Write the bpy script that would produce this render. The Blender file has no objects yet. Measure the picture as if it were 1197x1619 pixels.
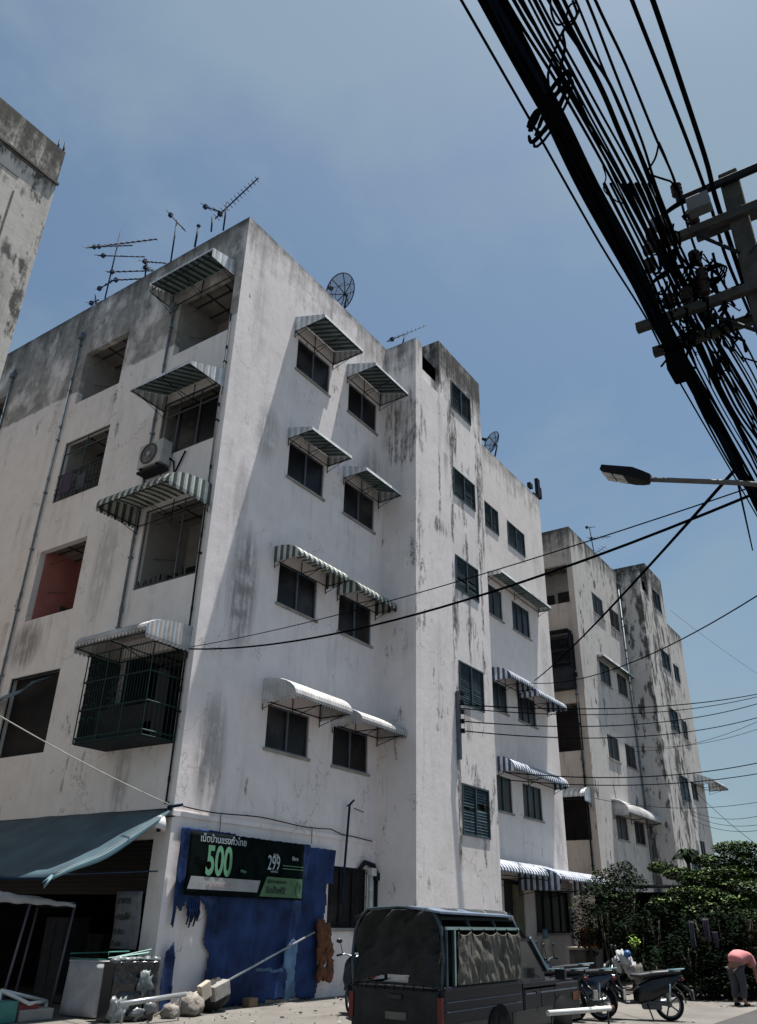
import bpy, bmesh, math, random
from mathutils import Vector, Matrix, noise
random.seed(7)
R = math.radians
S = bpy.context.scene
COL = S.collection

# ------------------------------------------------------------------ camera
CAM = Vector((0, 0, 1.6)); F_PX = 1264.85; PW, PH = 1197, 1619
def _rx(t): return Matrix(((1,0,0),(0,math.cos(t),-math.sin(t)),(0,math.sin(t),math.cos(t))))
def _rz(t): return Matrix(((math.cos(t),-math.sin(t),0),(math.sin(t),math.cos(t),0),(0,0,1)))
CM = _rz(R(-55.48793)) @ _rx(R(26.99397)) @ Matrix(((1,0,0),(0,0,1),(0,-1,0))) @ _rz(R(-1.29677))
cd = bpy.data.cameras.new('camera'); cam = bpy.data.objects.new('camera', cd); COL.objects.link(cam)
cd.sensor_fit = 'VERTICAL'; cd.sensor_height = 36; cd.lens = F_PX/PH*36
cd.clip_start = .05; cd.clip_end = 3000
cam.matrix_world = Matrix.Translation(CAM) @ Matrix((CM.col[0], -CM.col[1], -CM.col[2])).transposed().to_4x4()
S.camera = cam

# ------------------------------------------------------------------ sky, sun, exposure
SUN = Vector((.20, -.095, 1.0)).normalized()
W = bpy.data.worlds.new('World'); S.world = W; W.use_nodes = True
nt = W.node_tree; nt.nodes.clear()
def N(nt, t, **k):
    n = nt.nodes.new(t)
    for a, b in k.items():
        if a in n.inputs.keys(): n.inputs[a].default_value = b
        else: setattr(n, a, b)
    return n
out = N(nt, 'ShaderNodeOutputWorld'); bg = N(nt, 'ShaderNodeBackground'); bg.inputs[1].default_value = .059
sky = N(nt, 'ShaderNodeTexSky'); sky.sky_type = 'NISHITA'; sky.sun_disc = False
sky.sun_elevation = math.asin(SUN.z); sky.sun_rotation = math.atan2(SUN.x, SUN.y)
sky.air_density = 1.1; sky.dust_density = 1.5; sky.ozone_density = 1.6
tc = N(nt, 'ShaderNodeTexCoord')
mp = N(nt, 'ShaderNodeMapping'); mp.inputs['Scale'].default_value = (1.2, 1.2, 2.2)
nz = N(nt, 'ShaderNodeTexNoise', Scale=1.7, Detail=6.0, Roughness=.55, Distortion=.4)
rp = N(nt, 'ShaderNodeMapRange'); rp.inputs[1].default_value = .42; rp.inputs[2].default_value = .62
rp.inputs[3].default_value = .10; rp.inputs[4].default_value = .72
mx = N(nt, 'ShaderNodeMixRGB'); mx.inputs[2].default_value = (3.35, 3.95, 4.75, 1)
L = nt.links.new
L(tc.outputs['Generated'], mp.inputs[0]); L(mp.outputs[0], nz.inputs['Vector']); L(nz.outputs['Fac'], rp.inputs[0])
tn = N(nt, 'ShaderNodeMixRGB'); tn.blend_type = 'MULTIPLY'; tn.inputs[0].default_value = 1; tn.inputs[2].default_value = (.83, .95, .95, 1)
L(rp.outputs[0], mx.inputs[0]); L(sky.outputs[0], mx.inputs[1]); L(mx.outputs[0], tn.inputs[1]); L(tn.outputs[0], bg.inputs[0]); L(bg.outputs[0], out.inputs[0])
sl = bpy.data.lights.new('sun', 'SUN'); sl.energy = 5.0; sl.angle = R(.53); sl.color = (1, .96, .9)
so = bpy.data.objects.new('sun', sl); COL.objects.link(so)
so.rotation_euler = SUN.to_track_quat('Z', 'Y').to_euler()
S.view_settings.view_transform = 'Standard'; S.view_settings.look = 'None'
S.view_settings.exposure = 0.84; S.view_settings.gamma = 1
S.cycles.max_bounces = 6; S.cycles.transparent_max_bounces = 12

# ------------------------------------------------------------------ helpers
def ray(x, y):
    d = CM @ Vector((x-598.5, y-809.5, F_PX)); return d.normalized()
def hit(x, y, ax, val):
    d = ray(x, y); return CAM + d*((val-CAM[ax])/d[ax])
def tag(o, label=None, cat=None, group=None, kind=None):
    if label: o['label'] = label
    if cat: o['category'] = cat
    if group: o['group'] = group
    if kind: o['kind'] = kind
    return o
def thing(name, label, cat, loc=(0,0,0), rz=0, group=None):
    o = bpy.data.objects.new(name, None); COL.objects.link(o); o.empty_display_size = .3
    o.location = loc; o.rotation_euler = (0,0,rz)
    o.matrix_basis = Matrix.Translation(loc) @ Matrix.Rotation(rz, 4, 'Z')
    return tag(o, label, cat, group)
def mworld(o):
    m = o.matrix_basis.copy()
    while o.parent: o = o.parent; m = o.matrix_basis @ m
    return m
class MB:
    def __init__(s): s.v=[]; s.f=[]; s.m=[]; s.sm=[]
    def face(s, pts, m=0, sm=False):
        i=len(s.v); s.v += [Vector(p) for p in pts]; s.f.append(tuple(range(i,i+len(pts)))); s.m.append(m); s.sm.append(sm)
    def box(s, a, b, m=0):
        x0,y0,z0=[min(a[i],b[i]) for i in range(3)]; x1,y1,z1=[max(a[i],b[i]) for i in range(3)]
        i=len(s.v); s.v += [Vector(p) for p in ((x0,y0,z0),(x1,y0,z0),(x1,y1,z0),(x0,y1,z0),(x0,y0,z1),(x1,y0,z1),(x1,y1,z1),(x0,y1,z1))]
        for f in ((0,3,2,1),(4,5,6,7),(0,1,5,4),(1,2,6,5),(2,3,7,6),(3,0,4,7)): s.f.append(tuple(i+k for k in f)); s.m.append(m); s.sm.append(False)
    def obox(s, c, ax, ay, az, m=0):
        c=Vector(c); ax,ay,az=Vector(ax),Vector(ay),Vector(az)
        i=len(s.v); s.v += [c+sx*ax+sy*ay+sz*az for sz in(-1,1) for sx,sy in((-1,-1),(1,-1),(1,1),(-1,1))]
        for f in ((0,3,2,1),(4,5,6,7),(0,1,5,4),(1,2,6,5),(2,3,7,6),(3,0,4,7)): s.f.append(tuple(i+k for k in f)); s.m.append(m); s.sm.append(False)
    def tube(s, pts, r, n=6, m=0, cap=True):
        pts=[Vector(p) for p in pts]; rings=[]
        rr = r if isinstance(r,(list,tuple)) else [r]*len(pts)
        prev=None
        for k,p in enumerate(pts):
            t=(pts[min(k+1,len(pts)-1)]-pts[max(k-1,0)]).normalized()
            if t.length<.5: t=Vector((0,0,1))
            a = prev if prev else (Vector((0,0,1)) if abs(t.z)<.9 else Vector((1,0,0)))
            x=(a-t*a.dot(t)).normalized(); prev=x; y=t.cross(x)
            i=len(s.v); s.v += [p+(x*math.cos(2*math.pi*j/n)+y*math.sin(2*math.pi*j/n))*rr[k] for j in range(n)]; rings.append(i)
        for a,b in zip(rings,rings[1:]):
            for j in range(n): s.f.append((a+j,a+(j+1)%n,b+(j+1)%n,b+j)); s.m.append(m); s.sm.append(n>4)
        if cap:
            s.f.append(tuple(rings[0]+j for j in range(n))[::-1]); s.m.append(m); s.sm.append(False)
            s.f.append(tuple(rings[-1]+j for j in range(n))); s.m.append(m); s.sm.append(False)
    def lathe(s, prof, c, axis=(0,0,1), n=16, m=0):
        axis=Vector(axis).normalized(); a=Vector((1,0,0)) if abs(axis.x)<.9 else Vector((0,1,0))
        x=(a-axis*a.dot(axis)).normalized(); y=axis.cross(x); c=Vector(c); rings=[]
        for r,h in prof:
            i=len(s.v); s.v += [c+axis*h+(x*math.cos(2*math.pi*j/n)+y*math.sin(2*math.pi*j/n))*max(r,1e-4) for j in range(n)]; rings.append(i)
        for a,b in zip(rings,rings[1:]):
            for j in range(n): s.f.append((a+j,a+(j+1)%n,b+(j+1)%n,b+j)); s.m.append(m); s.sm.append(True)
    def grid(s, fn, nu, nv, m=0, sm=True, keep=None, matf=None):
        i=len(s.v)
        for a in range(nu+1):
            for b in range(nv+1): s.v.append(Vector(fn(a/nu,b/nv)))
        for a in range(nu):
            for b in range(nv):
                if keep and not keep((a+.5)/nu,(b+.5)/nv): continue
                k=i+a*(nv+1)+b; s.f.append((k,k+nv+1,k+nv+2,k+1)); s.m.append(matf((a+.5)/nu,(b+.5)/nv) if matf else m); s.sm.append(sm)
    def blob(s, c, r, nu=12, nv=8, m=0, amp=0, seed=0, rot=None):
        c=Vector(c); r=Vector(r) if not isinstance(r,(int,float)) else Vector((r,r,r))
        def fn(a,b):
            th=a*2*math.pi; ph=b*math.pi
            d=Vector((math.sin(ph)*math.cos(th),math.sin(ph)*math.sin(th),math.cos(ph)))
            k=1+(noise.noise(d*1.7+Vector((seed,seed*.7,3)))*amp+noise.noise(d*4+Vector((seed,1,2)))*amp*.5 if amp else 0)
            p=Vector((d.x*r.x,d.y*r.y,d.z*r.z))*k
            return c+(rot@p if rot else p)
        s.grid(fn,nu,nv,m)
    def build(s, name, mats, parent=None, local=False, label=None, cat=None, group=None, kind=None, bevel=0, solid=0, origin=None, shadow=True):
        me=bpy.data.meshes.new(name)
        if not isinstance(mats,(list,tuple)): mats=[mats]
        vs=s.v
        if parent is not None and not local:
            inv=mworld(parent).inverted(); vs=[inv@v for v in vs]
        o=bpy.data.objects.new(name,me)
        if parent is None and not local and kind!='structure' and vs:
            c=Vector((sum(v.x for v in vs)/len(vs),sum(v.y for v in vs)/len(vs),min(v.z for v in vs)))
            if origin: c=Vector(origin)
            vs=[v-c for v in vs]; o.location=c
        me.from_pydata([tuple(v) for v in vs],[],s.f)
        for mt in mats: me.materials.append(mt)
        me.polygons.foreach_set('material_index',s.m); me.polygons.foreach_set('use_smooth',s.sm); me.update()
        COL.objects.link(o)
        if parent is not None: o.parent=parent
        if solid: md=o.modifiers.new('solid','SOLIDIFY'); md.thickness=solid; md.offset=0
        if bevel: md=o.modifiers.new('bevel','BEVEL'); md.width=bevel; md.segments=2; md.limit_method='ANGLE'
        return tag(o,label,cat,group,kind)
def copy_thing(o, loc=None, rz=None, label=None):
    def rec(a,p):
        c=a.copy(); COL.objects.link(c)
        if p is not None: c.parent=p
        for ch in [x for x in COL.objects if x.parent==a]: rec(ch,c)
        return c
    c=rec(o,None)
    if loc is not None: c.matrix_basis=Matrix.Translation(loc)@Matrix.Rotation(rz or 0,4,'Z')
    if label: c['label']=label
    return c

# ------------------------------------------------------------------ materials
def mat(name, col, rough=.7, metal=0, var=.12, scale=4, bump=0, spec=.35, coord='P', stretch=None, col2=None, thr=None):
    m=bpy.data.materials.new(name); m.use_nodes=True; t=m.node_tree; b=t.nodes['Principled BSDF']
    b.inputs['Roughness'].default_value=rough; b.inputs['Metallic'].default_value=metal; b.inputs['Specular IOR Level'].default_value=spec
    g=N(t,'ShaderNodeNewGeometry') if coord=='P' else N(t,'ShaderNodeTexCoord')
    mp=N(t,'ShaderNodeMapping')
    t.links.new(g.outputs['Position' if coord=='P' else 'Object'],mp.inputs[0])
    if stretch: mp.inputs['Scale'].default_value=stretch
    nz=N(t,'ShaderNodeTexNoise',Scale=scale,Detail=6.0,Roughness=.6); t.links.new(mp.outputs[0],nz.inputs['Vector'])
    mr=N(t,'ShaderNodeMapRange'); t.links.new(nz.outputs['Fac'],mr.inputs[0])
    mr.inputs[1].default_value,mr.inputs[2].default_value = thr if thr else (.3,.7)
    mx=N(t,'ShaderNodeMixRGB'); t.links.new(mr.outputs[0],mx.inputs[0])
    c=Vector(col[:3]); c2=Vector(col2) if col2 else c*(1-var*2)
    mx.inputs[1].default_value=(*(c if col2 else c*(1+var)),1); mx.inputs[2].default_value=(*c2,1)
    t.links.new(mx.outputs[0],b.inputs['Base Color'])
    if bump:
        bp=N(t,'ShaderNodeBump',Strength=bump,Distance=.02); n2=N(t,'ShaderNodeTexNoise',Scale=scale*5,Detail=4.0)
        t.links.new(mp.outputs[0],n2.inputs['Vector']); t.links.new(n2.outputs['Fac'],bp.inputs['Height']); t.links.new(bp.outputs[0],b.inputs['Normal'])
    return m
class G:   # tiny node-graph builder
    def __init__(s,t): s.t=t
    def v(s,sock,x):
        if isinstance(x,(int,float)): sock.default_value=x
        else: s.t.links.new(x,sock)
    def m(s,op,a,b=0,c=None,clamp=False):
        n=N(s.t,'ShaderNodeMath',operation=op); n.use_clamp=clamp; s.v(n.inputs[0],a); s.v(n.inputs[1],b)
        if c is not None: s.v(n.inputs[2],c)
        return n.outputs[0]
    def rng(s,x,a,b,c=0,d=1):
        n=N(s.t,'ShaderNodeMapRange'); s.v(n.inputs[0],x)
        for i,k in enumerate((a,b,c,d)): n.inputs[i+1].default_value=k
        return n.outputs[0]
    def noise(s,vec,sc,det=5,scale3=None,off=0):
        mp=N(s.t,'ShaderNodeMapping'); s.t.links.new(vec,mp.inputs[0]); mp.inputs['Location'].default_value=(off,off*.7,off*.3)
        if scale3: mp.inputs['Scale'].default_value=scale3
        n=N(s.t,'ShaderNodeTexNoise',Scale=sc,Detail=float(det),Roughness=.62); s.t.links.new(mp.outputs[0],n.inputs['Vector']); return n.outputs['Fac']
    def mix(s,f,a,b):
        n=N(s.t,'ShaderNodeMixRGB'); s.v(n.inputs[0],f)
        for i,x in ((1,a),(2,b)):
            if isinstance(x,tuple): n.inputs[i].default_value=(*x,1)
            else: s.t.links.new(x,n.inputs[i])
        return n.outputs[0]
def wall_mat(name, base, seed, grime=1.0, mold=0.0, top=19.8, patches=(), upper=None, upz=16.15, cracks=True, fleck=.5, colstreak=()):
    """weathered painted render; patches = (x,y,z,rx,ry,rz,strength)"""
    m=bpy.data.materials.new(name); m.use_nodes=True; t=m.node_tree; b=t.nodes['Principled BSDF']; b.inputs['Roughness'].default_value=.88
    b.inputs['Specular IOR Level'].default_value=.2
    g=G(t); geo=N(t,'ShaderNodeNewGeometry'); P=geo.outputs['Position']
    sp=N(t,'ShaderNodeSeparateXYZ'); t.links.new(P,sp.inputs[0]); X,Y,Z=sp.outputs
    big=g.noise(P,.45,4,off=seed); mid=g.noise(P,2.2,6,off=seed+5); fine=g.noise(P,9,6,off=seed+9)
    streak=g.noise(P,1,6,(3.2,3.2,.28),seed+2); thin=g.noise(P,1,5,(11,11,.5),seed+3)
    B=Vector(base)
    c=g.mix(g.rng(mid,.35,.7),tuple(B*1.03),tuple(B*.93))
    c=g.mix(g.rng(big,.5,.75,0,.4),c,tuple(Vector((B.x*.78,B.y*.74,B.z*.70))))
    # soft vertical rain streaks everywhere
    f=g.m('MULTIPLY',g.rng(streak,.53,.70,0,.38*grime),g.rng(big,.3,.62,.25,1)); c=g.mix(f,c,tuple(Vector((.62,.6,.6))*.42*B.x/.6))
    f=g.m('MULTIPLY',g.rng(thin,.60,.70,0,.34*grime),g.rng(mid,.42,.6)); c=g.mix(f,c,(.13,.12,.115))
    # fine mottling / peeling
    c=g.mix(g.rng(fine,.62,.7,0,.16*grime),c,(.2,.19,.185))
    if upper:
        wob=g.m('ADD',Z,g.rng(mid,0,1,-.12,.12))
        up=g.m('MULTIPLY',g.rng(wob,upz-.02,upz+.06),g.rng(g.noise(P,.9,6,(1,1,.7),seed+21),.36,.5,.15,1))
        c=g.mix(up,c,g.mix(g.rng(g.noise(P,2.6,6,off=seed+30),.35,.65),upper,tuple(Vector(upper)*.62)))
    # crisp flecks and runs of black mould in loose clusters
    fl=g.noise(P,1,10,(4.2,4.2,1.3),seed+70); cl=g.noise(P,.55,3,(1,1,.5),seed+71)
    f=g.rng(g.m('ADD',fl,g.m('MULTIPLY',g.m('SUBTRACT',cl,.5),.75)),.715-.07*fleck,.755-.07*fleck,0,.85); f=g.m('MULTIPLY',f,g.rng(g.noise(P,14,5,off=seed+72),.38,.62,.25,1)); c=g.mix(f,c,(.085,.08,.075))
    # dark band of algae under the parapet, dripping
    drip=g.m('ADD',g.rng(Z,top-2.3,top-.1),g.m('MULTIPLY',g.m('SUBTRACT',streak,.5),2.0))
    drip=g.m('ADD',drip,g.m('MULTIPLY',g.m('SUBTRACT',mid,.5),1.2))
    k=g.m('MULTIPLY',g.rng(drip,.45,1.15,0,.9*grime),1.0)
    c=g.mix(k,c,(.085,.08,.075))
    c=g.mix(g.m('MULTIPLY',g.rng(Z,top-.3,top),g.rng(mid,.4,.55,.2,.75)),c,(.05,.048,.045))
    # below each sill
    fr=g.m('FRACT',g.m('DIVIDE',g.m('ADD',Z,20*3.65-1.42),3.65))
    sill=g.m('MULTIPLY',g.m('MULTIPLY',g.rng(fr,.55,1.0),g.rng(streak,.5,.68)),g.rng(g.noise(P,.7,3,off=seed+40),.5,.62,0,.5*grime))
    c=g.mix(sill,c,(.12,.11,.105))
    if mold:
        mo=g.m('ADD',g.m('MULTIPLY',g.noise(P,1,8,(2.0,2.0,.42),seed+50),.6),g.m('MULTIPLY',g.noise(P,3.2,8,(1,1,.55),seed+51),.4))
        c=g.mix(g.m('MULTIPLY',g.rng(mo,.64-.16*mold,.685-.15*mold),.9),c,(.05,.048,.046))
    for (px,py,pz,rx,ry,rz,st) in patches:
        d=None
        for A,p,r in ((X,px,rx),(Y,py,ry),(Z,pz,rz)):
            if r>50: continue
            q=g.m('POWER',g.m('ABSOLUTE',g.m('DIVIDE',g.m('SUBTRACT',A,p),r)),2); d=q if d is None else g.m('ADD',d,q)
        d=g.m('ADD',d,g.rng(mid,0,1,-.7,.7))
        if st>=.8:
            tt=g.m('ADD',g.m('MULTIPLY',thin,.45),g.m('MULTIPLY',fl,.55)); tt=g.m('SUBTRACT',tt,g.m('MULTIPLY',g.rng(d,0,1.3),.12))
            f=g.m('MULTIPLY',g.rng(d,1.2,.9,0,min(st,.95)),g.rng(tt,.41,.50)); f=g.m('MULTIPLY',f,g.rng(g.noise(P,12,6,(1,1,.5),seed+81),.3,.62,.3,1)); c=g.mix(f,c,(.04,.038,.034))
        else: f=g.m('MULTIPLY',g.rng(d,1.15,.35,0,st),g.rng(g.m('ADD',g.m('MULTIPLY',thin,.5),g.m('MULTIPLY',mid,.5)),.42,.54,.25,1)); c=g.mix(f,c,(.17,.16,.165))
    for (ax,p,w,z0,z1,st) in colstreak:   # thin dark run-off lines at a given x
        A=X if ax=='x' else Y
        d=g.m('ABSOLUTE',g.m('SUBTRACT',g.m('ADD',A,g.rng(g.noise(P,1,3,(0.01,.01,1.6),seed+60),0,1,-.08,.08)),p))
        d=g.m('ADD',d,g.m('MULTIPLY',g.m('SUBTRACT',fl,.5),w*2.2)); f=g.m('MULTIPLY',g.rng(d,w*.75,w*.45,0,st*.9),g.rng(g.noise(P,1,6,(2.5,2.5,.9),seed+p),.46,.52)); f=g.m('MULTIPLY',f,g.rng(g.noise(P,12,6,(1,1,.5),seed+82),.32,.58,.35,1))
        f=g.m('MULTIPLY',f,g.m('MULTIPLY',g.rng(Z,z0-.2,z0+.2),g.rng(Z,z1+.2,z1-.2))); c=g.mix(f,c,(.06,.055,.055))
    if cracks:
        vo=N(t,'ShaderNodeTexVoronoi',feature='DISTANCE_TO_EDGE',Scale=.55); mp=N(t,'ShaderNodeVectorMath',operation='ADD')
        nn=N(t,'ShaderNodeTexNoise',Scale=2.5,Detail=5.0); t.links.new(P,nn.inputs['Vector']); t.links.new(P,mp.inputs[0]); t.links.new(nn.outputs['Color'],mp.inputs[1]); t.links.new(mp.outputs[0],vo.inputs['Vector'])
        f=g.m('MULTIPLY',g.rng(vo.outputs['Distance'],.009,.002,0,.45),g.rng(big,.5,.56)); c=g.mix(f,c,(.16,.15,.14))
    t.links.new(c,b.inputs['Base Color'])
    bp=N(t,'ShaderNodeBump',Strength=.22,Distance=.03); t.links.new(g.m('ADD',g.m('MULTIPLY',fine,.5),mid),bp.inputs['Height']); t.links.new(bp.outputs[0],b.inputs['Normal'])
    return m
def M_(n,*a,**k): M[n]=mat(n,*a,**k)
M={}
M_('glass_dark',(.008,.007,.008),.35,0,.2,.9,spec=.2,col2=(.035,.032,.032),thr=(.5,.62))
M_('frame_grey',(.09,.11,.14),.5,0,.15)
M_('frame_teal',(.035,.06,.075),.5,0,.2)
M_('slat_teal',(.06,.09,.105),.55,0,.3,3)
M_('iron_dark',(.016,.02,.025),.7,0,.2,spec=.12)
M_('iron_blue',(.012,.026,.055),.7,0,.2,spec=.1)
M_('grille_green',(.012,.04,.038),.5,.2,.2)
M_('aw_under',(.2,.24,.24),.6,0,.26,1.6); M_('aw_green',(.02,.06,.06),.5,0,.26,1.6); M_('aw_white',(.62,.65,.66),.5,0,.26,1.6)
M_('aw_olive',(.07,.09,.08),.5,0,.26,1.6); M_('aw_cream',(.5,.51,.47),.5,0,.26,1.6)
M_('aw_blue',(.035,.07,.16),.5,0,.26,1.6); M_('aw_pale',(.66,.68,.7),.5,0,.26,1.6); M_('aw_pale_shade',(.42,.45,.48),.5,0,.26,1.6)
M_('aw_tan',(.5,.45,.42),.5,0,.26,1.6)
M_('pipe_blue',(.14,.18,.21),.5,0,.2)
M_('inner_wall',(.30,.295,.285),.9,0,.15,1.2); M_('inner_pink',(.42,.17,.15),.9,0,.12,1.5)
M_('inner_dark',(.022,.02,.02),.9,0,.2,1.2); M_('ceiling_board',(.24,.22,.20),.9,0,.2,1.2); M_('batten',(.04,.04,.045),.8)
M_('ac_white',(.42,.41,.40),.5,0,.1); M_('ac_dark',(.07,.07,.075),.6)
M_('concrete',(.3,.29,.27),.9,0,.2,2,.3); M_('concrete_dark',(.12,.115,.105),.9,0,.3,3,.3)
M_('ground',(.15,.14,.128),.95,0,.14,.8,.3); M_('roof_top',(.2,.19,.18),.95,0,.2)
M_('tarp_blue',(.018,.040,.125),.7,0,.35,2,.3,spec=.15); M_('tarp_light',(.04,.10,.19),.5,0,.2,3)
M_('awning_cloth',(.045,.085,.11),.65,0,.25,1.2,.2); M_('awning_hem',(.11,.20,.24),.6,0,.1)
M_('banner_dark',(.003,.007,.007),.8,0,.4,3,spec=.05); M_('banner_white',(.3,.31,.32),.5,0,.1); M_('banner_green',(.07,.15,.075),.5,0,.15,3)
M_('text_green',(.13,.32,.19),.5); M_('text_white',(.38,.46,.5),.5); M_('text_dark',(.01,.03,.02),.5); M_('text_pink',(.5,.38,.4),.5)
M_('white_paint',(.62,.62,.6),.6,0,.1); M_('steel',(.4,.42,.44),.35,.6,.1)
M_('rubber',(.009,.009,.010),.85,spec=.1); M_('black_plastic',(.014,.015,.018),.35,0,.2); M_('gloss_black',(.006,.007,.010),.22,0,.1,spec=.4)
M_('seat_black',(.03,.032,.038),.45); M_('rim',(.16,.17,.18),.5,.5); M_('chrome',(.4,.44,.48),.3,.9)
M_('truck_body',(.008,.007,.014),.4,0,.35,2,spec=.3); M_('truck_low_reflection',(.028,.028,.028),.4,0,.1,2)
M_('canvas_dark',(.013,.016,.017),.75,0,.3,5,.4); M_('canvas_tan',(.115,.107,.09),.85,0,.3,3,.5,col2=(.055,.052,.044),thr=(.38,.68)); M_('roof_sheet',(.16,.21,.30),.35,.2,.1)
M_('red',(.11,.015,.012),.5); M_('orange',(.13,.05,.02),.7,0,.3,8); M_('orange_box',(.5,.2,.04),.7)
M_('cream',(.42,.37,.30),.7); M_('stone',(.26,.235,.21),.95,0,.3,6,.6); M_('wood',(.2,.14,.09),.8)
M_('pink',(.55,.20,.21),.85,0,.12,6,.2); M_('pants',(.05,.05,.06),.9); M_('skin',(.25,.13,.085),.6); M_('hair',(.012,.01,.01),.6)
M_('plastic_clear',(.15,.17,.18),.35,0,.3,4); M_('cloth_white',(.36,.36,.38),.9,0,.12,4,.2); M_('purple_metal',(.10,.08,.11),.6)
M_('navy',(.015,.03,.06),.2,0,.1,spec=.6); M_('leaf_a',(.038,.078,.016),.7,0,.3,2,spec=.15); M_('leaf_b',(.013,.030,.009),.75,0,.3,2,spec=.12); M_('leaf_c',(.13,.20,.04),.6,0,.25,2); M_('leaf_d',(.006,.013,.006),.85,0,.3,2,spec=.04)  # leaf_d near black: crown shade over the hedge put into colour
M_('bark',(.09,.07,.055),.9,0,.25,6,.4); M_('cable',(.004,.0045,.006),1,0,.1,spec=0)
M_('cable_blue',(.006,.010,.02),1,spec=0); M_('pole_conc',(.05,.05,.045),.9,0,.25,5,.4); M_('arm_conc',(.042,.042,.04),.9,0,.25,5,.3)
M_('insul',(.015,.008,.008),.5,spec=.2); M_('lamp_body',(.010,.011,.014),.6,spec=.1); M_('lamp_glass',(.45,.45,.42),.3)
M_('porcelain',(.6,.6,.6),.3); M_('tin',(.14,.15,.16),.5,.3,.2); M_('clay_white',(.55,.54,.5),.8)
M_('poster',(.2,.22,.25),.7,0,.15,6); M_('yellow',(.4,.32,.08),.6); M_('helmet',(.35,.4,.42),.25); M_('blue_plastic',(.03,.1,.25),.4)
M_('green_box',(.05,.2,.17),.5); M_('maroon',(.18,.03,.04),.5)
def screen_mat():
    m=bpy.data.materials.new('dish_mesh'); m.use_nodes=True; t=m.node_tree; b=t.nodes['Principled BSDF']; b.inputs['Base Color'].default_value=(.04,.05,.07,1); b.inputs['Roughness'].default_value=.6
    g=G(t); tcn=N(t,'ShaderNodeTexCoord'); sp=N(t,'ShaderNodeSeparateXYZ'); t.links.new(tcn.outputs['Object'],sp.inputs[0])
    f=g.m('MAXIMUM',g.m('GREATER_THAN',g.m('FRACT',g.m('MULTIPLY',sp.outputs[0],45)),.62),g.m('GREATER_THAN',g.m('FRACT',g.m('MULTIPLY',sp.outputs[2],45)),.62))
    g.v(b.inputs['Alpha'],g.m('MULTIPLY',f,.75)); return m
M['dish_mesh']=screen_mat()
U0,V0,VT,TU0,TU1,U1=11.71,12.84,11.58,18.89,23.7,32.2
P1=[(13.0,V0,8.6,.55,99,1.7,.75),(12.55,V0,4.7,.5,99,1.4,.6),(13.3,V0,13.2,.5,99,1.0,.45),(12.6,V0,16.6,.45,99,1.6,.28),(18.2,V0,14.0,.8,99,1.4,.55),(12.6,V0,10.9,.3,99,1.2,.35)]
M['wall_r']=wall_mat('wall_painted_front',(.775,.72,.72),3,.6,0,fleck=.25,patches=P1)
M['wall_l']=wall_mat('wall_painted_side',(.75,.72,.715),11,.75,0,fleck=.5,upper=(.36,.35,.335),
    patches=[(U0,19.3,7.9,99,.7,.75,.75),(U0,16.6,9.5,99,.5,1.6,.4),(U0,14.6,4.2,99,.3,.9,.5)])
M['wall_t']=wall_mat('wall_stair_tower',(.78,.725,.715),21,.85,.0,fleck=1.0,patches=[(21.3,VT,17.0,.4,99,1.4,1),(19.0,12.1,16.2,.9,.7,1.6,.8),(22,VT,20.0,2.2,99,1.5,1),(21.3,VT,10.2,.25,99,.8,.9),(22.3,VT,10.3,.4,99,.6,.8),(20.4,VT,13.0,.5,99,.35,.9),(23.4,VT,15.5,.3,99,3.0,.9)],
    colstreak=[('x',21.25,.17,3,18.6,1),('x',23.2,.15,8,18.2,1),('x',22.2,.13,9,13.4,1),('x',21.9,.35,6.4,7.6,.6),('x',20.4,.1,13.5,18,.9)])
M['wall_e']=wall_mat('wall_painted_end',(.74,.68,.66),31,.62,0,fleck=.2,patches=[(31.5,V0,11,.5,99,2.2,.3),(31.5,V0,4.5,.5,99,1.6,.4),(31.4,V0,16.0,.5,99,1.6,.25)])
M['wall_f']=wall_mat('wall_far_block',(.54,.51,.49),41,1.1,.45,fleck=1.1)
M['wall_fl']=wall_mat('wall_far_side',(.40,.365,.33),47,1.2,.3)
M['wall_ft']=wall_mat('wall_far_tower',(.56,.53,.505),43,1.2,.85,fleck=1.2,colstreak=[('x',45.6,.8,5,19,1),('x',47.3,.4,5,19,1)])
M['wall_n']=wall_mat('wall_near_block',(.54,.51,.475),53,1.5,.6,fleck=1.0,patches=[(6.3,15.5,18.9,3,99,.8,.95),(5.2,15.5,15.9,1.0,99,.6,.9),(4.6,15.5,17.6,2.2,99,.5,.95),(6.5,15.5,13.5,.6,99,2.5,.6)])

# ------------------------------------------------------------------ ground
g=MB(); g.face([(-300,-300,0),(600,-300,0),(600,600,0),(-300,600,0)]); g.build('ground',M['ground'],kind='structure')
g=MB(); g.face([(-60,-9,.004),(160,-9,.004),(160,4.6,.004),(-60,4.6,.004)]); M_('low_bounce_road',(.055,.054,.053),.95,0,.16,.6,.3); g.build('low_bounce_road',M['low_bounce_road'],kind='structure')  # dark road surface added near the camera to cut ground bounce

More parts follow.
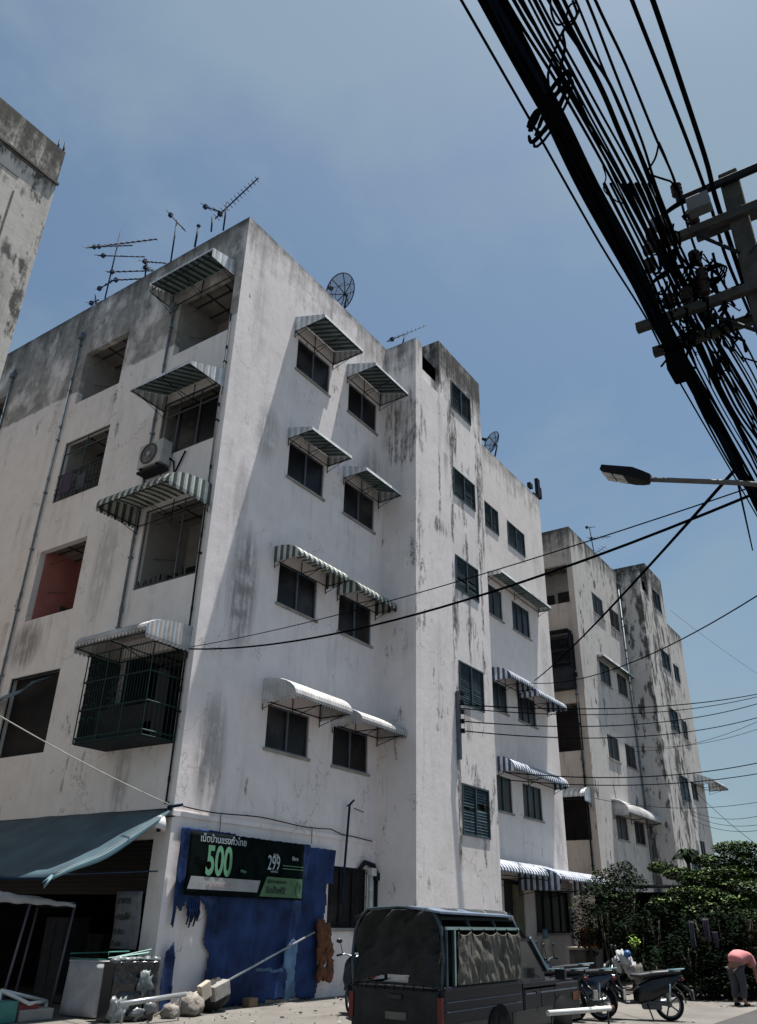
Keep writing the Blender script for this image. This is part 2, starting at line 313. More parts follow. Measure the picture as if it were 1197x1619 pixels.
# ------------------------------------------------------------------ apartment blocks
def wall(mb, axis, val, s0, s1, z0, z1, holes, th=.18, m=0, mr=None):
    """flat wall facing -axis with rectangular openings and their reveals"""
    mr = m if mr is None else mr
    ss=sorted({s0,s1,*[h[0] for h in holes],*[h[1] for h in holes]}); zs=sorted({z0,z1,*[h[2] for h in holes],*[h[3] for h in holes]})
    P=(lambda s,z,d=0:(s,val+d,z)) if axis=='v' else (lambda s,z,d=0:(val+d,s,z))
    for a,b in zip(ss,ss[1:]):
        for c,d in zip(zs,zs[1:]):
            sm,zm=(a+b)/2,(c+d)/2
            if any(h[0]<sm<h[1] and h[2]<zm<h[3] for h in holes): continue
            mb.face([P(a,c),P(b,c),P(b,d),P(a,d)],m)
    for h in holes:
        a,b,c,d=h[:4]
        for q in (((a,c),(b,c)),((b,c),(b,d)),((b,d),(a,d)),((a,d),(a,c))):
            (p1,q1),(p2,q2)=q; mb.face([P(p1,q1),P(p2,q2),P(p2,q2,th),P(p1,q1,th)],mr)
PF={'v':lambda val:(lambda s,d,z:(s,val-d,z)),'u':lambda val:(lambda s,d,z:(val-d,s,z))}
def window(par, axis, val, s0,s1,z0,z1, frame='frame_grey', cols=2, inset=.07, name='window', label=None, pane='glass_dark'):
    P=PF[axis](val); b=MB(); w=.045
    def bar(a,c,e,f,d0=-inset-.03,d1=-inset+.03): b.box(P(a,d0,e),P(c,d1,f))
    bar(s0,s1,z0,z0+w); bar(s0,s1,z1-w,z1); bar(s0,s0+w,z0+w,z1-w); bar(s1-w,s1,z0+w,z1-w)
    for k in range(1,cols):
        s=s0+(s1-s0)*k/cols; bar(s-w*.6,s+w*.6,z0+w,z1-w,-inset-.02,-inset+.04)
    o=b.build(name,M[frame],par,label=label)
    b=MB(); b.box(P(s0+.01,-inset-.012,z0+.01),P(s1-.01,-inset+.002,z1-.01)); b.build('pane',M[pane],o)
    # projecting sill
    b=MB(); b.box(P(s0-.06,0,z0-.07),P(s1+.06,.05,z0-.005)); b.build('sill',M['concrete'],o)
    return o
def louver(par, axis, val, s0,s1,z0,z1, n=14, cols=2, rnd=None, label=None):
    P=PF[axis](val); b=MB(); w=.05; rr=random.Random(rnd or 1)
    def bar(a,c,e,f,d0,d1): b.box(P(a,d0,e),P(c,d1,f))
    bar(s0,s1,z0,z0+w,-.08,.03); bar(s0,s1,z1-w,z1,-.08,.03); bar(s0,s0+w,z0+w,z1-w,-.08,.03); bar(s1-w,s1,z0+w,z1-w,-.08,.03)
    for k in range(1,cols): s=s0+(s1-s0)*k/cols; bar(s-.03,s+.03,z0+w,z1-w,-.08,.025)
    o=b.build('louvre_window',M['frame_teal'],par,label=label)
    b=MB()
    for c in range(cols):
        a=s0+(s1-s0)*c/cols+.05; e=s0+(s1-s0)*(c+1)/cols-.05
        for k in range(n):
            z=z0+w+(z1-z0-2*w)*(k+.5)/n; tilt=.5+rr.uniform(-.12,.12)
            if rr.random()<.05: continue
            h=(z1-z0)/n*.42
            p1=P(a,-.03+h*tilt,z-h); p2=P(e,-.03+h*tilt,z-h+rr.uniform(-.006,.006)); p3=P(e,-.03-h*tilt,z+h); p4=P(a,-.03-h*tilt,z+h)
            b.face([p1,p2,p3,p4])
    b.build('slats',M['slat_teal'],o,solid=.006)
    b=MB(); b.box(P(s0+.01,-.16,z0+.01),P(s1-.01,-.15,z1-.01)); b.build('pane',M['glass_dark'],o)
    return o
def awning(par, axis, val, s0,s1, ztop, zfront, zbot, depth, cols, kind='flat', pitch=.11, label=None, scal=0, skew=0, frames=True):
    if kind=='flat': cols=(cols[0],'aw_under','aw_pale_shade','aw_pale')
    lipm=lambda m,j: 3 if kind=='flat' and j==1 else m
    """metal sheet awning. flat: sloping sheet with side cheeks; barrel: curved sheet with scalloped hem"""
    P=PF[axis](val); b=MB(); n=max(4,int(round((s1-s0)/pitch)))
    if kind=='flat': prof=[(0.0,ztop),(depth,zfront),(depth+.015,zfront-.10)]
    else:
        prof=[]; K=8
        for i in range(K+1):
            t=i/K; prof.append((depth*math.sin(t*math.pi/2)**1.0*(.35+.65*t)**.35 if 0 else depth*math.sin(t*math.pi/2), zfront+(ztop-zfront)*math.cos(t*math.pi/2)))
    ds=(s1-s0)/n
    for i in range(n):
        a=s0+i*ds; mi=a+ds/2; e=a+ds; m=i%2
        for j,((d0,zz0),(d1,zz1)) in enumerate(zip(prof,prof[1:])):
            m=lipm(i%2,j)
            t=Vector((d1-d0,zz1-zz0)).normalized(); nx,nz=-t.y*.014,t.x*.014
            b.face([P(a,d0,zz0),P(mi,d0+nx,zz0+nz),P(mi,d1+nx,zz1+nz),P(a,d1,zz1)],m); b.face([P(mi,d0+nx,zz0+nz),P(e,d0,zz0),P(e,d1,zz1),P(mi,d1+nx,zz1+nz)],m)
        if scal:
            d,z=prof[-1]; b.face([P(a,d,z),P(e,d,z),P(e-ds*.15,d,z-scal*.7),P(mi,d,z-scal),P(a+ds*.15,d,z-scal*.7)],m)
    # cheeks
    nd=max(3,int(round(depth/pitch))); 
    def ztp(d):
        for (d0,z0),(d1,z1) in zip(prof,prof[1:]):
            if d0-1e-6<=d<=d1+1e-6 and d1>d0: return z0+(z1-z0)*(d-d0)/(d1-d0)
        return prof[-1][1]
    for s in (s0,s1):
        sg=-1 if s==s0 else 1
        for i in range(nd):
            a,e=depth*i/nd,depth*(i+1)/nd; mi=(a+e)/2; m=i%2+(2 if kind=='flat' else 0)
            for x0,x1,o0,o1 in ((a,mi,0,.012),(mi,e,.012,0)):
                b.face([P(s+sg*o0,x0,min(zbot,ztp(x0))),P(s+sg*o1,x1,min(zbot,ztp(x1))),P(s+sg*o1,x1,ztp(x1)),P(s+sg*o0,x0,ztp(x0))],m)
            if scal:
                b.face([P(s,a,zbot),P(s,e,zbot),P(s,e-.01,zbot-scal*.6),P(s,mi,zbot-scal*.9),P(s,a+.01,zbot-scal*.6)],m)
    o=b.build('awning',[M[c] for c in cols],par,label=label)
    if frames:
        f=MB(); zb=zbot+.03
        for s in (s0+.03,(s0+s1)/2,s1-.03):
            f.tube([P(s,.02,zb-.02),P(s,depth-.03,min(zb,zfront-.05))],.014,4); f.tube([P(s,.02,ztop-.05),P(s,.02,zb-.25)],.014,4); f.tube([P(s,.02,zb-.22),P(s,depth*.75,min(zb,zfront-.05))],.011,4)
        f.tube([P(s0+.03,depth-.03,min(zb,zfront-.05)),P(s1-.03,depth-.03,min(zb,zfront-.05))],.014,4); f.tube([P(s0+.03,.03,zb-.02),P(s1-.03,.03,zb-.02)],.016,4)
        f.build('bracket_frame',M['iron_dark'],o)
    return o
def loggia(par, u, v0,v1,z0,z1, wallm='inner_wall', dark=False, label=None, rnd=1):
    b=MB(); d=1.5; x0=u+.18; x1=u+d; zc=z1+.16; zf=z0-.9
    b.face([(x0,v1+.0,zf),(x1,v1,zf),(x1,v1,zc),(x0,v1,zc)],0); b.face([(x0,v0,zf),(x1,v0,zf),(x1,v0,zc),(x0,v0,zc)],0)
    b.face([(x1,v0,zf),(x1,v1,zf),(x1,v1,zc),(x1,v0,zc)],0); b.face([(x0,v0,zf),(x1,v0,zf),(x1,v1,zf),(x0,v1,zf)],2); b.face([(x0,v0,zc),(x1,v0,zc),(x1,v1,zc),(x0,v1,zc)],1)
    b.face([(x0,v0,z1),(x0,v1,z1),(x0,v1,zc),(x0,v0,zc)],1)
    o=b.build('balcony',[M[wallm],M['ceiling_board'],M['concrete']],par,label=label)
    b=MB(); zt=zc-.012
    for k in (.33,.67): vv=v0+(v1-v0)*k; b.box((x0,vv-.02,zt-.02),(x1,vv+.02,zt+.005))
    for k in (.3,.72): b.box((x0+(x1-x0)*k-.02,v0,zt-.026),(x0+(x1-x0)*k+.02,v1,zt+.004))
    b.build('ceiling_battens',M['batten'],o)
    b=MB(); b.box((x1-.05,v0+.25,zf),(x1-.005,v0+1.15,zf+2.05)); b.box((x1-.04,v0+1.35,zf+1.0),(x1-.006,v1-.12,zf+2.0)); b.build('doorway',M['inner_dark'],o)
    b=MB(); rr=random.Random(rnd)
    b.box((x1-.55,v1-.06,z0+.15+rr.uniform(0,.2)),(x1-.1,v1-.004,z0+.75)); b.tube([(x0+.3,v1-.02,z0+1.0),(x0+.7,v1-.35,z0+1.05)],.012,5)
    for k in range(3): b.tube([(x0+.12,v0+.1,z1-.28-.0*k),(x0+.12,v1-.1,z1-.3)],.008,5)
    b.build('fittings',M['ac_dark'],o)
    return o
WR=[(14.24,15.83),(16.83,18.43)]; WZ=[(5.10,6.13),(8.67,9.80),(12.33,13.46),(15.95,17.08)]
TZ=[(3.78,5.18),(7.52,8.83),(11.2,12.41),(14.66,15.75),(18.26,19.45)]
RR=[(26.2,27.5),(28.4,30.1)]; RZ=[(5.02,6.2),(8.5,9.55),(12.12,13.36),(15.85,16.97)]
LB,LA=(13.13,15.27),(17.55,19.6); LC=(23.75,25.8); LD=(28.2,30.3)
LBZ=[(4.85,6.9),(8.62,10.8),(12.3,14.1),(15.75,17.78)]; LAZ=[(4.98,7.02),(8.59,10.66),(12.2,14.26),(15.7,17.66)]
def block(du, name, label, far=False):
    u0,u1,t0,t1=U0+du,U1+du,TU0+du,TU1+du
    par=thing(name,label,'building',((u0+u1)/2,(V0+34)/2,0))
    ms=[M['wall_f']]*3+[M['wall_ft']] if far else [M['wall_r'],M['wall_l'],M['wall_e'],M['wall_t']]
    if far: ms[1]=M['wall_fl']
    sh=lambda l:[(a+du,b+du) for a,b in l]
    holes=[(a,b,c,d) for a,b in sh(WR) for c,d in WZ]
    if not far: holes.append((16.9,18.5,1.40,2.75))
    b=MB(); wall(b,'v',V0,u0,t0+.1,0,19.8,holes,m=0)
    holes=[(a,b_,c,d) for a,b_ in sh(RR) for c,d in RZ]
    if not far: holes+= [(26.45,28.1,0.0,2.9),(28.9,32.0,1.3,2.66)]
    wall(b,'v',V0,t1-.1,u1,0,19.7,holes,m=2)
    lh=[(*LB,c,d) for c,d in LBZ]+[(*LA,c,d) for c,d in LAZ]+[(*LC,c,d) for c,d in LAZ]+[(*LD,c,d) for c,d in LBZ]
    if not far: lh+=[(13.3,19.6,0,2.95),(20.2,26.4,0,2.95)]
    wall(b,'u',u0,V0,34,0,19.8,lh,m=1)
    b.face([(u1,V0,0),(u1,34,0),(u1,34,19.7),(u1,V0,19.7)],2); b.face([(u0,34,0),(u1,34,0),(u1,34,19.75),(u0,34,19.75)],2)
    # parapet thickness, roof edge, floor band
    b.box((u0+.003,V0+.003,18.7),(u0+.16,34,19.797),1); b.box((u0+.16,V0+.003,18.7),(t0+.1,V0+.16,19.797),0); b.box((t1-.1,V0+.003,18.7),(u1-.003,V0+.16,19.697),2)
    b.build('walls',ms,par)
    b=MB(); b.face([(u0+.1,V0+.1,18.8),(u1-.1,V0+.1,18.8),(u1-.1,33.9,18.8),(u0+.1,33.9,18.8)]); b.build('roof',M['roof_top'],par)
    b=MB(); b.box((u0-.02,V0-.03,3.36),(t0-.01,V0+.0,3.46),0); b.box((u0-.03,V0-.02,3.38),(u0,33,3.47),1); b.build('floor_band',[ms[0],ms[1]],par)
    # stair tower
    b=MB(); th=[(a+du,b_+du,c,d) for a,b_ in [(21.35,22.95)] for c,d in TZ]
    rec=None
    th[0:2]=[(21.4+du,23.1+du,TZ[0][0],TZ[0][1]),(21.4+du,23.03+du,TZ[1][0],TZ[1][1])]
    th[4]=(21.35+du,22.85+du,TZ[4][0],TZ[4][1])
    wall(b,'v',VT,t0,19.32+du,0,19.74,[],m=3); wall(b,'v',VT,19.32+du,20.5+du,0,18.3,[],m=3); wall(b,'v',VT,20.5+du,t1,0,20.72,th,m=3,th=.16)
    b.face([(19.32+du,VT,18.3),(20.5+du,VT,18.3),(20.5+du,VT+.16,18.3),(19.32+du,VT+.16,18.3)],3); b.face([(20.5+du,VT,18.3),(20.5+du,VT+.16,18.3),(20.5+du,VT+.16,20.72),(20.5+du,VT,20.72)],3)
    b.face([(t0,VT,0),(t0,V0+1.4,0),(t0,V0+1.4,19.74),(t0,VT,19.74)],3); b.face([(t1,VT,0),(t1,V0+1.4,0),(t1,V0+1.4,20.72),(t1,VT,20.72)],3)
    b.face([(19.32+du,VT+.16,18.3),(20.5+du,VT+.16,18.3),(20.5+du,VT+.16,19.5),(19.32+du,VT+.16,19.5)],3)
    b.box((t0+.003,VT+.003,19.0),(19.316+du,VT+.2,19.737),3); b.box((t0+.003,VT+.2,19.0),(t0+.16,V0+1.4,19.73),3)
    b.box((19.316+du,VT+.16,18.9),(20.5+du,VT+.3,19.5),3)
    b.face([(20.5+du,VT+.16,18.9),(20.5+du,V0+1.4,18.9),(20.5+du,V0+1.4,20.72),(20.5+du,VT+.16,20.72)],3)
    b.face([(20.5+du,VT,20.72),(t1,VT,20.72),(t1,V0+1.4,20.72),(20.5+du,V0+1.4,20.72)],3)
    b.build('stair_tower',ms,par)
    for c,d in WZ:
        for k,(a,e) in enumerate(sh(WR)): window(par,'v',V0,a,e,c,d)
    for i,(a,e,c,d) in enumerate(th): louver(par,'v',VT,a,e,c,d,n=16,rnd=i+3)
    for i,(c,d) in enumerate(RZ):
        for k,(a,e) in enumerate(sh(RR)):
            if i==3 or (far and i==1): louver(par,'v',V0,a,e,c,d,n=15,rnd=i*7+k)
            else: window(par,'v',V0,a,e,c,d,cols=3 if k else 2,frame='frame_teal')
    return par
main=block(0,'apartment_block','five storey grimy white apartment block with striped awnings filling the middle of the view')
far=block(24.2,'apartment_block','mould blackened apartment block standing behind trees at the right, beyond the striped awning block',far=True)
# ----- main block: side face
for i,(c,d) in enumerate(LAZ):
    loggia(main,U0,*LA,c,d,'inner_pink' if i==1 else 'inner_wall',label='balcony recess painted pink' if i==1 else None,rnd=i)
    loggia(main,U0,*LC,c,d,rnd=i+9)
for i,(c,d) in enumerate(LBZ): loggia(main,U0,*LB,c,d,'inner_wall' if i else 'inner_dark',rnd=i+4); loggia(main,U0,*LD,c,d,rnd=i+20)  # caged recess: its dimness is put into near black wall colour
# railing with laundry on third floor, left column
def window_bars(par,u,v0,v1,z0,z1,cols,rail,m='frame_teal',name='window_frame',label=None):
    b=MB(); w=.03
    for s in [v0+w]+[v0+(v1-v0)*k for k in cols]+[v1-w]: b.box((u+.03,s-w/2,z0),(u+.06,s+w/2,z1))
    for z in [z0+w]+[z0+(z1-z0)*k for k in rail]+[z1-w]: b.box((u+.025,v0,z-w/2),(u+.055,v1,z+w/2))
    return b.build(name,M[m],par,label=label)
fr=window_bars(main,U0,*LA,*LAZ[2],[.5],[.42,.8]); fr2=window_bars(main,U0,*LB,*LBZ[2],[.33,.7],[.72,.97],'frame_grey')
b=MB(); b.box((U0+.08,LB[0],LBZ[2][0]),(U0+.1,LB[1]-.45,LBZ[2][1]-.5)); b.build('glazing',M['glass_dark'],fr2)
window_bars(main,U0,*LB,*LBZ[1],[.35],[.02],'frame_grey')
b=MB()
for k in range(26): 
    v=LB[0]+.08+k*.079; b.tube([(U0+.1,v,LBZ[1][0]-.02),(U0+.06+random.uniform(-.05,.05),v+random.uniform(-.1,.1),LBZ[1][0]+random.uniform(.08,.3))],.012,4)
b.build('balcony_planter',M['leaf_d'],main)
b=MB()
for z in (.25,.4): b.tube([(U0-.04,LA[1]-.05,LAZ[2][0]+z),(U0-.04,LA[0]+.05,LAZ[2][0]+z)],.012,5)
for k in range(12): v=LA[0]+.1+k*.165; b.tube([(U0-.04,v,LAZ[2][0]),(U0-.04,v,LAZ[2][0]+.85)],.009,4)
b.tube([(U0-.04,LA[0]+.05,LAZ[2][0]+.85),(U0-.04,LA[1]-.05,LAZ[2][0]+.85)],.014,5)
b.build('balcony_railing',M['iron_dark'],main)
def cloth(name,label,corners,mat_,cat='laundry',group=None,par=None,rag=.02,nx=10,nz=10,seed=0,part=None):
    p=[Vector(c) for c in corners]; n=(p[1]-p[0]).cross(p[3]-p[0]).normalized()
    b=MB()
    def fn(a,c):
        q=p[0].lerp(p[1],a).lerp(p[3].lerp(p[2],a),c)
        return q+n*(math.sin(a*18+seed+c*2)*rag*(c*.8+.2)+noise.noise(q*2.5+Vector((seed,0,0)))*rag*1.5)
    b.grid(fn,nx,nz)
    return b.build(name,M[mat_],par,label=label,cat=cat,group=group,solid=.006)
M_('shirt_purple',(.06,.045,.075),.9); M_('shirt_grey',(.06,.065,.08),.9); M_('cloth_blue_grey',(.12,.17,.21),.8)
cloth('hanging_shirt','purple patterned shirt drying behind the railing of the second lowest-but-one left balcony',[(U0-.08,19.25,13.0),(U0-.08,18.75,13.05),(U0-.08,18.72,12.35),(U0-.08,19.3,12.3)],'shirt_purple','laundry')
cloth('hanging_cloth','pale grey cloth drying beside the purple shirt on the left balcony',[(U0-.08,18.5,12.75),(U0-.08,18.1,12.8),(U0-.08,18.1,12.3),(U0-.08,18.5,12.28)],'shirt_grey','laundry')
# lower left opening with black frame and half torn sheet
window_bars(main,U0,*LA,*LAZ[0],[],[],'iron_dark')
b=MB(); b.box((U0+.2,LA[0],LAZ[0][0]),(U0+.22,LA[1],LAZ[0][1])); b.build('glazing',M['inner_dark'],main)
b=MB(); 
def fn(a,c):
    v=17.75+(20.7-17.75)*a; zt=6.85-a*.55; dep=.02+.55*c
    return (U0-dep, v, zt-.28*c*(1+.3*math.sin(a*9)) - (.12*math.sin(a*3.1) if c>.5 else 0))
b.grid(fn,12,4); b.build('shade_sheet',M['cloth_blue_grey'],main,label='torn blue grey shade sheet sagging over the lowest left opening',solid=.01)
# caged balcony
def cage(par,u,v0,v1,z0,z1,d):
    b=MB(); G_=[]
    def t(p,q,r=.012): b.tube([p,q],r,4)
    for z in (z0,z0+.1,z0+(z1-z0)*.36,z0+(z1-z0)*.68,z1):
        r=.018; t((u-d,v0,z),(u-d,v1,z),r); t((u,v0,z),(u-d,v0,z),r); t((u,v1,z),(u-d,v1,z),r)
    n=24
    for k in range(n+1):
        v=v0+(v1-v0)*k/n; t((u-d,v,z0),(u-d,v,z1),.018 if k%8==0 else .006)
    for k in range(8):
        x=u-d*k/7
        for v in (v0,v1): t((x,v,z0),(x,v,z1),.007)
    # scroll ornaments
    for c0 in range(5):
        for sgn in (-1,1):
            cz=z0+.3+c0*(z1-z0-.45)/5+.12; cv=v1-.32
            pts=[]
            for i in range(14):
                a=i/13*4.2; rr=.13*(1-i/18); pts.append((u-d-.01,cv+sgn*.11+math.cos(a)*rr*sgn,cz+math.sin(a)*rr))
            b.tube(pts,.009,4)
    cv=(v0+v1)/2-.05; cz=(z0+z1)/2-.05
    for k in range(12):
        a=k*math.pi/6; pts=[(u-d-.012,cv+math.cos(a+j*.12)*.05*(j+1),cz+math.sin(a+j*.12)*.075*(j+1)) for j in range(5)]; b.tube(pts,.009,4)
    o=b.build('window_cage',M['grille_green'],par,label='dark green iron window cage with scrollwork and a star in the middle')
    b=MB(); b.box((u-d+.01,v0+.01,z0-.03),(u-.005,v1-.01,z0-.005)); b.box((u-d+.02,v0+.02,z0),(u-d+.04,v1-.02,z0+.12)); b.build('cage_floor',M['iron_dark'],o)
    b=MB(); b.box((u-.3,v0+.7,z0+.02),(u-.05,v0+1.1,z0+.5)); b.box((u-.5,v0+.2,z0+.02),(u-.2,v0+.5,z0+.35)); b.box((u-.35,v1-.7,z0+.02),(u-.1,v1-.2,z0+.9)); b.box((u-.6,v0+.06,z0+.02),(u-.3,v0+.09,z1-.5)); b.box((u-d+.04,v1-.05,z0+.02),(u-.01,v1-.03,z1-.02)); b.box((u-.5,v0+.05,z0+.02),(u-.4,v1-.06,z0+.75)); b.build('cage_dark_fill',M['inner_dark'],o)  # dark boxes and side sheet added so the cage inside reads dark
cage(main,U0,13.1,15.25,4.82,6.75,.88)
# awnings on the side face
A_L=[(3,13.15,15.7,18.2,17.97,17.66,.9,('aw_green','aw_white'),'flat',0,'flat green and white striped metal awning over the top balcony nearest the corner'),
     (2,13.0,15.2,14.35,13.86,13.78,1.2,('aw_green','aw_white'),'flat',0,'flat green and white striped metal awning over the balcony with the air conditioner'),
     (1,12.95,15.5,10.9,10.5,10.38,1.3,('aw_olive','aw_cream'),'barrel',.09,'curved olive and cream striped awning under the air conditioner'),
     (0,12.98,15.3,7.3,6.95,6.8,1.26,('aw_pale_shade','aw_tan'),'barrel',.10,'curved pale ribbed awning with scalloped hem above the iron window cage')]
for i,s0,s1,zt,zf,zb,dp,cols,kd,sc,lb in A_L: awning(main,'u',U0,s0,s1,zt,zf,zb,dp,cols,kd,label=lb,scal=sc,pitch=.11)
A_R=[(14.03,15.97,17.72,17.30,17.17,1.14,('aw_green','aw_white'),'flat',0),(16.68,18.62,17.68,17.28,17.15,1.13,('aw_green','aw_white'),'flat',0),
     (14.13,15.98,13.82,13.56,13.46,.87,('aw_green','aw_white'),'flat',0),(16.73,18.66,13.88,13.56,13.45,.87,('aw_green','aw_white'),'flat',0),
     (14.0,16.2,10.12,9.8,9.74,.8,('aw_olive','aw_cream'),'barrel',.09),(16.69,18.64,10.1,9.78,9.72,.76,('aw_olive','aw_cream'),'barrel',.09),
     (14.0,16.24,6.66,6.2,6.14,1.03,('aw_pale_shade','aw_tan'),'barrel',.09),(16.73,18.86,6.5,6.15,6.1,.98,('aw_pale_shade','aw_tan'),'barrel',.09),
     (26.25,31.1,13.83,13.78,13.62,.6,('aw_green','aw_white'),'flat',0),
     (26.3,28.4,10.0,9.62,9.56,.72,('aw_blue','aw_pale'),'barrel',.07),(28.52,31.3,9.78,9.42,9.38,.85,('aw_blue','aw_pale'),'barrel',.07),
     (26.4,31.4,6.82,6.42,6.35,.62,('aw_blue','aw_pale'),'barrel',.07),
     (23.75,28.6,3.42,3.02,2.85,1.15,('aw_blue','aw_pale'),'barrel',.05),(27.6,32.6,3.35,2.95,2.62,1.5,('aw_blue','aw_pale'),'barrel',.05)]
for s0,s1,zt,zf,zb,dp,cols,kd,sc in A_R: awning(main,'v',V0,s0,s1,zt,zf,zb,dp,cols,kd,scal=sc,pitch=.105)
# ground floor of the main block: window, door, post
window(main,'v',V0,16.9,18.5,1.40,2.75,'iron_dark',3)
b=MB()
for k in range(9): s=16.95+k*.19; b.tube([(s,V0-.03,1.42),(s,V0-.03,2.73)],.009,4)
for z in (1.5,2.1,2.65): b.tube([(16.9,V0-.03,z),(18.5,V0-.03,z)],.009,4)
b.build('window_grille',M['iron_dark'],main)
b=MB(); b.box((26.5,V0+.12,0),(28.05,V0+.16,2.85)); b.build('door',M['inner_dark'],main)
b=MB(); b.box((27.3,V0+.02,0),(28.0,V0+.1,2.75)); M_('door_tan',(.16,.14,.09),.8); b.build('door',M['door_tan'],main,label='half open tan door')
window(main,'v',V0,28.9,32.0,1.3,2.66,'iron_dark',4)
b=MB()
for k in range(24): s=28.95+k*.13; b.tube([(s,V0-.03,1.32),(s,V0-.03,2.64)],.008,4)
b.build('window_grille',M['iron_dark'],main)
b=MB(); b.box((32.0,V0-.1,0),(32.25,V0-.003,3.0)); b.build('corner_post',M['white_paint'],main)
# side-face shopfront
b=MB(); b.box((U0+.35,13.3,1.95),(U0+.4,19.6,2.95)); 
for k in range(12): b.box((U0+.31,13.3,1.97+k*.082),(U0+.35,19.6,2.01+k*.082))
M_('shutter',(.03,.028,.028),.5,.3); b.build('roller_shutter',M['shutter'],main,label='half raised dark roller shutter')
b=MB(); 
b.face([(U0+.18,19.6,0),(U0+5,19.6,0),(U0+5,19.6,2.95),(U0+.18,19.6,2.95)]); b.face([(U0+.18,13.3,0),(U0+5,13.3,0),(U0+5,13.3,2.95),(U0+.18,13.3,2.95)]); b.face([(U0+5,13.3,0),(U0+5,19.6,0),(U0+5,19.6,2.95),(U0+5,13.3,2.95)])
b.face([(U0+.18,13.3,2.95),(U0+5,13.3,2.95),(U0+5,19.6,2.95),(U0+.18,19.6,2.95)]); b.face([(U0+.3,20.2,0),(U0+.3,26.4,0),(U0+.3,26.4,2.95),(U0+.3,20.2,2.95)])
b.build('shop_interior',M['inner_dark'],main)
# drain pipes
def pipe(par,axis,val,s,z0,z1,r=.045,bend=0,m='pipe_blue'):
    P=PF[axis](val); b=MB(); b.tube([P(s,.06,z1),P(s,.06,z0)],r,8,0)
    for z in [z0+k*1.83 for k in range(int((z1-z0)/1.83)+1)]: b.box(P(s-r*1.5,0,z-.02),P(s+r*1.5,.06+r*1.2,z+.02)); b.tube([P(s,.06,z+.4),P(s,.06,z+.52)],r*1.25,8)
    if r>.03: b.box(P(s-.11,0,z1),P(s+.11,.16,z1+.18))
    return b.build('drain_pipe',M[m],par)
pipe(main,'u',U0,20.0,3.5,18.4,.032); pipe(main,'u',U0,23.72,3.5,18.3,.032); pipe(main,'u',U0,15.5,7.7,17.5,.035); pipe(main,'u',U0,13.02,3.6,16.2,.022,m='iron_dark');
pipe(main,'v',V0,24.0,0.2,7.0,.05); pipe(main,'v',V0,18.62,0,2.6,.055,m='white_paint'); pipe(main,'v',V0,18.86,0.9,2.5,.05,m='iron_dark')
b=MB(); b.tube([(18.86,V0-.06,2.65),(18.7,V0-.08,2.85),(18.3,V0-.08,2.9),(18.05,V0-.1,2.72)],.06,8); b.build('duct_elbow',M['iron_dark'],main)
# thin service cable along the floor band
b=MB(); pts=[(U0+.2+k*.45,V0-.05,3.55-.03*math.sin(k*.9)-(.1 if 11<k else 0)) for k in range(16)]; b.tube(pts,.012,5)
for s,h in ((13.0,.35),(16.1,.35)): b.tube([(s,V0-.05,3.52),(s,V0-.06,3.52-h)],.01,4)
b.build('service_cable',M['cable'],main)

# far block fittings
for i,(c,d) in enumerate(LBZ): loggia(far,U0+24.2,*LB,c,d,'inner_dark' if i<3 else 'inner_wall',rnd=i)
b=MB(); b.box((U0+24.2-.5,13.2,LBZ[2][0]-.9),(U0+24.2-.003,15.2,LBZ[2][0]+.1)); 
for k in range(20): b.tube([(U0+24.2-.5,13.2+k*.1,LBZ[2][0]),(U0+24.2-.5,13.2+k*.1,LBZ[2][1]+.1)],.02,4)
for k in range(6): b.tube([(U0+24.2-.5+k*.09,13.2,LBZ[2][0]),(U0+24.2-.5+k*.09,13.2,LBZ[2][1]+.1)],.02,4)
for z in (.3,.9,1.5,1.9): b.box((U0+24.2-.52,13.2,LBZ[2][0]+z),(U0+24.2-.003,15.2,LBZ[2][0]+z+.05))
b.build('balcony_cage',M['iron_dark'],far)
u=24.2
awning(far,'v',V0,38.1,43.1,6.75,6.2,6.1,.75,('aw_pale_shade','aw_tan'),'barrel',scal=.07)
awning(far,'v',V0,54.0,57.6,10.2,9.7,9.5,1.2,('aw_olive','aw_green'),'flat')
awning(far,'u',U0+24.2,13.0,15.3,7.0,6.6,6.4,.8,('aw_pale_shade','aw_pale'),'barrel',scal=.07)
awning(far,'v',V0,38.2,43.0,13.62,13.6,13.5,.35,('aw_green','aw_pale_shade'),'flat')
pipe(far,'v',V0,43.0,0,19,.05); pipe(far,'u',U0+24.2,13.2,2,12,.04,m='iron_dark')

# near block at the left edge
near=thing('apartment_block','stained concrete end wall of the block cut off at the left edge','building',(-3,22,0))
b=MB(); b.box((-14,15.53,0),(7.36,32,19.8)); b.build('walls',M['wall_n'],near)
b=MB(); e=15.53
def ln(p,q,w=.02): b.obox(((p[0]+q[0])/2,e-.004,(p[1]+q[1])/2),(abs(q[0]-p[0])/2+w,0,0),(0,.006,0),(0,0,abs(q[1]-p[1])/2+w))
ln((-12,17.9),(6.4,17.9)); ln((6.4,4),(6.4,17.4)); ln((-12,18.5),(6.9,18.5),.03)
b.build('wall_joint',M['concrete_dark'],near)
b=MB(); b.box((-14,15.47,18.55),(7.40,15.528,18.62)); b.build('ledge',M['concrete_dark'],near)
for k,x in enumerate((7.16,7.32)):
    b=MB(); b.tube([(x,15.6,19.7),(x,15.6,20.1+.08*k)],.03,6); b.build('starter_bar',M['iron_blue'],near)

